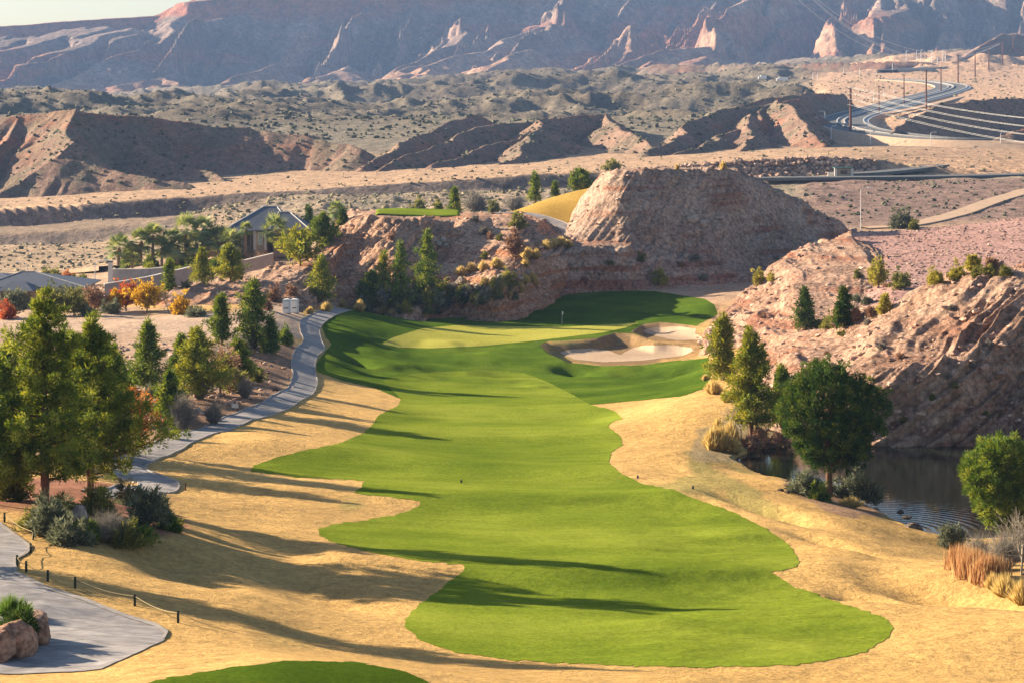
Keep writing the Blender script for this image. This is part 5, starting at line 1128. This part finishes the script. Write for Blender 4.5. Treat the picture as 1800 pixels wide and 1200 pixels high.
def ppole(px, base, top, Y, label, arms=1, rr=None, mt='wood_pole'):
    x = gx(px, Y); z = drop(x, Y, 200.)-.3; zt = gz(top, Y); H = zt-z; r = root('power_pole', (x, Y, z), label, 'power pole', 'power poles beside the road'); reg(r, px); rr = rr or max(.2, Y*.00028)
    MB().tube([(0,0,0),(0,0,H*.5),(0,0,H)], [rr*1.2,rr,rr*.75], 7).build('pole', M[mt], r)
    for i in range(arms):
        za = H-.6-i*2.9; MB().box((0,0,za), (3.0,.28,.28)).build('crossarm', M[mt], r)
        for s in (-1.3, 1.3): MB().tube([(s,0,za),(s,0,za+.3),(s,0,za+.6)], .14, 6).build('insulator', M['steel'], r)
    tops[px] = (x, Y, z, H)
ppole(1495, 224, 154, 1160, 'stout dark red pole that carries four rows of wires', 4, .7)
ppole(1628, 235, 123, 1200, 'tall slim red brown pole rising from the road cutting', 1, .48)
for px, b_, t_, Y in ((1545,202,151,1330),(1589,187,131,1480),(1654,164,118,1700),(1684,144,96,1900),(1714,136,93,2050),(1738,119,87,2250),(1762,103,74,2450),(1781,98,60,2600)): ppole(px, b_, t_, Y, 'dark wooden power pole climbing the far hillside')
x, Y, z, H = tops[1495]
for i in range(4):
    za = H-.6-i*2.9+z+.6
    for s in (-1.3, 1.3):
        a = np.array([x+s, Y, za]); e = np.array([gx(2250, 760)+s, 760, za-9.+i*0]); e[2] = gz(213+i*21+6, 760); t = np.linspace(0, 1, 24)[:, None]; P = a*(1-t)+e*t; P[:, 2] -= np.sin(t[:, 0]*np.pi)*6.5
        o = MB().tube(P, .036, 5).build('power_line', M['aluminium']); tag(o, ['top', 'second', 'third', 'lowest'][i]+(' inner' if s > 0 else ' outer')+' wire running right from the stout red pole', 'wire', 'wires from the stout red pole')
for i, (x0, y0) in enumerate(((1380,-52),(1388,-44),(1398,-30),(1362,-40))):
    a = np.array(W(x0, y0, 2300)); e = np.array(W(1757, 76+i*.8, 2500)); t = np.linspace(0, 1, 40)[:, None]; P = a*(1-t)+e*t; sag = [39,44,42,46][i]; P[:, 2] -= 4*t[:, 0]*(1-t[:, 0])*sag
    o = MB().tube(P, .14, 5).build('power_line', M['aluminium']); tag(o, ['highest', 'second highest', 'third highest', 'lowest'][i]+' long sagging wire crossing before the mesa', 'wire', 'sagging wires before the mesa')
# guard hut by the lower road, parked vehicles far off, monument wall
Y = 745.; x = gx(1482, Y); z = drop(x, Y, 200.)-.2; r = root('gatehouse', (x, Y, z), 'small gatehouse with a green roof by the lower road', 'hut')
MB().box((0,0,1.5), (4.6,3.2,3.2)).build('wall', M['stucco'], r, bev=.03); MB().box((0,0,3.3), (6.2,4.6,.3)).build('roof', M['green_roof'], r, bev=.04); MB().box((0,-1.62,1.9), (2.2,.08,1.2)).build('window', M['dark_glass'], r)
for s in (-1, 1): MB().box((s*2.7,-1.6,1.6), (.8,.8,3.2)).build('pillar', M['coping'], r, bev=.02)
x = gx(1461, Y); z = drop(x, Y, 200.)-.2; o = MB().box((0,0,1.1), (2.2,.8,2.4)).build('entrance_wall', M['coping'], bev=.04); o.location = (x, Y, z); tag(o, 'short white entrance wall left of the gatehouse', 'wall')
for px_, py_, w_, lab in ((1342,138,11,'white box truck parked below the far cut bank, left one'),(1377,141,16,'long white trailer parked below the far cut bank, right one')):
    Y = 1900.; x = gx(px_, Y); z = max(drop(x, Y, 300.), gz(py_+2.5, Y)); w_ = w_*Y/F; r = root('truck', (x, Y, z), lab, 'truck')
    MB().box((0,0,2.1), (w_,2.6,2.9)).build('body', M['white_paint'], r, bev=.08); MB().box((-w_/2-.9,0,1.6), (1.7,2.4,2.1)).build('cab', M['white_paint'], r, bev=.15)
    for s in (-w_/2-.8, -w_*.25, w_*.35): MB().tube([(s,-1.35,.5),(s,0,.5),(s,1.35,.5)], .5, 10).build('wheel', M['dark_plastic'], r)
# ---------------------------------------------------------------- ground cover nobody could count
_t = (1+5**.5)/2
IV = np.array([(-1,_t,0),(1,_t,0),(-1,-_t,0),(1,-_t,0),(0,-1,_t),(0,1,_t),(0,-1,-_t),(0,1,-_t),(_t,0,-1),(_t,0,1),(-_t,0,-1),(-_t,0,1)])/math.hypot(1, _t)
IF = np.array([(0,11,5),(0,5,1),(0,1,7),(0,7,10),(0,10,11),(1,5,9),(5,11,4),(11,10,2),(10,7,6),(7,1,8),(3,9,4),(3,4,2),(3,2,6),(3,6,8),(3,8,9),(4,9,5),(2,4,11),(6,2,10),(8,6,7),(9,8,1)])
def scatter(name, ob, n, smin, smax, mat, label, cat, mask, squash=.7, seed=0, jit=.3, sink=.1, power=2.2, tone=(.5, .2)):
    me = ob.data; v = np.empty(len(me.vertices)*3, np.float32); me.vertices.foreach_get('co', v); v = v.reshape(-1, 3)
    px = v[:, 0]/v[:, 1]*F+900; py = HY-v[:, 2]/v[:, 1]*F
    ok = np.where((px > -150) & (px < 1950) & mask(px, py, v))[0]; rs = R(seed)
    if not len(ok): return
    c = v[rs.choice(ok, n)]+rs.normal(0, .4, (n, 3))*np.array([1, 1, 0])
    s = (smin+(smax-smin)*rs.rand(n)**power)[:, None, None]
    a = rs.rand(n)*6.28; Rm = np.stack([np.cos(a), -np.sin(a), np.sin(a), np.cos(a)], -1).reshape(n, 2, 2)
    V = IV[None]*(1+rs.normal(0, jit, (n, 12, 1)))*np.stack([1+.4*rs.rand(n), .7+.3*rs.rand(n), squash*(.7+.6*rs.rand(n))], -1)[:, None]
    V[..., :2] = np.einsum('nij,nkj->nki', Rm, V[..., :2]); V = V*s; V[..., 2] += s[..., 0]*squash*(1-sink*4)*.6; V = V+c[:, None]
    Fc = (IF[None]+12*np.arange(n)[:, None, None]).reshape(-1, 3)
    t = np.repeat(np.clip(rs.normal(tone[0], tone[1], n), .02, .98), 12); col = np.stack([t]*3+[t*0+1], -1)
    o = mesh_from(name, V.reshape(-1, 3), Fc, M[mat], smooth_shade=False, col=col); return tag(o, label, cat, None, 'stuff')
def mat_tone(name, c1, c2, c3):
    m, nt = newmat(name); a = nd(nt, 'ShaderNodeVertexColor'); a.layer_name = 'Col'; c = ramp(nt, a.outputs[0], [(.1, c1), (.5, c2), (.9, c3)])
    n = noise_node(nt, scaled(nt, 1, 1, 1), 1.5, 4, .7); c = mixc(nt, 1., c, ramp(nt, n, [(.35, (.75,)), (.65, (1.25,))]), 'MULTIPLY'); finish(nt, c, .95, n, .05); M[name] = m
mat_tone('rubble_tan', (.20,.12,.09), (.42,.27,.20), (.60,.43,.33)); mat_tone('rubble_dark', (.13,.085,.07), (.30,.20,.155), (.47,.35,.28))
mat_tone('brush', (.06,.065,.04), (.105,.105,.068), (.17,.16,.11)); mat_tone('brush_tan', (.14,.12,.07), (.24,.20,.12), (.38,.32,.2))
mat_leaf('straw', (.40,.25,.09), (.56,.36,.135), (.70,.48,.2), .35)
_all = lambda px, py, v: py < 1200
scatter('rubble', H4, 2600, .06, .5, 'rubble_tan', 'loose pink and tan stones covering the right hand boulder hill', 'rubble', lambda px, py, v: (v[:, 2] > -34.6), .6, 1, sink=.22, power=5.)
scatter('rubble', H3, 1500, .08, .6, 'rubble_tan', 'loose tan stones on the middle rocky ridge', 'rubble', lambda px, py, v: py < 640, .6, 2, power=5., sink=.2)
scatter('rubble', H2, 1300, .08, .6, 'rubble_tan', 'loose stones on the slope of the bench hill', 'rubble', lambda px, py, v: (py > 384) & (px > 380), .6, 3, power=5., sink=.2)
scatter('rubble', H1, 900, .08, .6, 'rubble_dark', 'loose stones on the big flat topped badland hill', 'rubble', _all, .6, 4, power=5., sink=.2)
scatter('rubble', H5, 5000, .10, .32, 'rubble_dark', 'fine dark gravel on the smooth pink slope', 'gravel', _all, .6, 5)
scatter('sagebrush', terrain, 18000, .4, 1.7, 'brush', 'grey green sagebrush dotting the far alluvial plain', 'sagebrush', lambda px, py, v: (v[:, 1] > 1150) & (v[:, 1] < 3300) & ((px < 1430) | (v[:, 1] > 2700)), .7, 6)
scatter('sagebrush', terrain, 1500, .5, 1.4, 'brush_tan', 'sparse desert scrub on the dirt beside the far road', 'sagebrush', lambda px, py, v: (v[:, 1] > 1230) & (px > 1430), .7, 16)
scatter('sagebrush', badl, 3500, .35, 1.1, 'brush', 'scrub dotting the clay badland ridges', 'sagebrush', lambda px, py, v: (v[:, 2] > -36) & (py > 150), .7, 7)
scatter('sagebrush', terrain, 2600, .25, .95, 'brush_tan', 'dry scrub in the wash below the terrace', 'scrub', lambda px, py, v: (v[:, 1] > 585) & (v[:, 1] < 762) & (px > 330) & (px < 1150), .75, 8)
scatter('sagebrush', terrain, 500, .25, .8, 'brush', 'sparse dark scrub on the gravel slope right of the butte', 'scrub', lambda px, py, v: (v[:, 1] > 585) & (v[:, 1] < 720) & (px > 1300), .7, 18)
scatter('sagebrush', terrain, 600, .25, .8, 'brush_tan', 'scattered scrub on the pale wash at the left', 'scrub', lambda px, py, v: (v[:, 1] > 530) & (v[:, 1] < 690) & (px < 330), .7, 9)
scatter('sagebrush', terrain, 600, .3, .8, 'brush_tan', 'tiny pale scrub on the sandy terrace and its bank', 'scrub', lambda px, py, v: (v[:, 1] > 764) & (v[:, 1] < 1000), .7, 10)
scatter('rubble', terrain, 1500, .3, 1.1, 'rubble_tan', 'pale riprap stones on the dark terrace bank', 'rubble', lambda px, py, v: (v[:, 1] > 766) & (v[:, 1] < 774) & (px > 1150) & (px < 1540), .7, 11)
scatter('rubble', ground, 2600, .05, .4, 'rubble_tan', 'small stones and clods on the planted bank left of the path', 'rubble', lambda px, py, v: (v[:, 1] > 176) & (v[:, 1] < 330) & (px < 500) & (px > 60) & (py > 595) & (py < 800-(px-120)*.3), .6, 12, power=3)
# ---------------------------------------------------------------- say which one: things that share a description get their place
ORD = ['leftmost', 'second', 'third', 'fourth', 'fifth', 'sixth', 'seventh', 'eighth', 'ninth', 'tenth', 'eleventh', 'twelfth', 'thirteenth', 'fourteenth', 'fifteenth', 'sixteenth', 'seventeenth', 'eighteenth', 'nineteenth', 'twentieth', 'twenty-first', 'twenty-second', 'twenty-third', 'twenty-fourth']
by = {}
for o, px in ALL: by.setdefault(o['label'], []).append((px, o))
for lab, L_ in by.items():
    if len(L_) < 2: continue
    L_.sort(key=lambda t: t[0])
    for i, (px, o) in enumerate(L_):
        o['label'] = (ORD[i]+' '+lab if i == 0 else ('rightmost '+lab if i == len(L_)-1 else ORD[i]+' from left, '+lab))
        if len(L_) == 2: o['label'] = ('left hand ' if i == 0 else 'right hand ')+lab
# ---------------------------------------------------------------- pond, air, sun, sky, camera
def build_air():
    m, nt = newmat('haze_air'); v = nd(nt, 'ShaderNodeVolumePrincipled'); out = nd(nt, 'ShaderNodeOutputMaterial')
    v.inputs['Color'].default_value = (.33,.54,1.,1); v.inputs['Density'].default_value = HAZE; v.inputs['Anisotropy'].default_value = .0
    nt.links.new(v.outputs[0], out.inputs['Volume'])
    x0, x1, y0, y1, z0, z1 = -5800, 5800, -60, 5600, -120, 460
    V = [(x, y, z) for x in (x0, x1) for y in (y0, y1) for z in (z0, z1)]
    Fc = [(0,1,3,2),(4,6,7,5),(0,4,5,1),(2,3,7,6),(0,2,6,4),(1,5,7,3)]
    o = mesh_from('haze', V, Fc, m, smooth_shade=False); o['kind'] = 'stuff'; o['label'] = 'thin blue haze in the valley air'; o['category'] = 'haze'
HAZE = 6.2e-5
build_air()
SUN_EL, SUN_AZ = 19., 25.        # elevation; degrees the sun stands beyond square-left of the view
sd = Vector((-math.cos(math.radians(SUN_AZ))*math.cos(math.radians(SUN_EL)), math.sin(math.radians(SUN_AZ))*math.cos(math.radians(SUN_EL)), math.sin(math.radians(SUN_EL))))
L = bpy.data.lights.new('sun', 'SUN'); L.energy = 5.0; L.angle = math.radians(.5); L.color = (1., .83, .60)
lo = bpy.data.objects.new('sun', L); lo.rotation_euler = (-sd).to_track_quat('-Z', 'Y').to_euler(); C.objects.link(lo)
w = bpy.data.worlds.new('World'); bpy.context.scene.world = w; w.use_nodes = True; nt = w.node_tree
sk = nt.nodes.new('ShaderNodeTexSky'); sk.sky_type = 'NISHITA'; sk.sun_disc = False; sk.sun_elevation = math.radians(SUN_EL)
sk.sun_rotation = math.atan2(sd.x, sd.y); sk.dust_density = 1.; sk.ozone_density = 1.5
nt.links.new(sk.outputs[0], nt.nodes['Background'].inputs[0]); nt.nodes['Background'].inputs[1].default_value = .05
cam = bpy.data.cameras.new('camera'); co = bpy.data.objects.new('camera', cam); C.objects.link(co)
co.location = (0, 0, 0); co.rotation_euler = (math.pi/2, 0, 0); cam.sensor_width = 36.; cam.lens = 36*F/1800
cam.shift_y = -(600-HY)/1800; cam.clip_end = 20000; cam.clip_start = .5
sc = bpy.context.scene; sc.camera = co
sc.view_settings.view_transform = 'Standard'; sc.view_settings.look = 'None'; sc.view_settings.exposure = 1.8; sc.view_settings.gamma = 1
sc.cycles.volume_bounces = 0; sc.cycles.max_bounces = 5; sc.cycles.diffuse_bounces = 2; sc.cycles.transparent_max_bounces = 12; sc.cycles.volume_step_rate = 4
sc.cycles.use_denoising = True; sc.cycles.sample_clamp_indirect = 3.
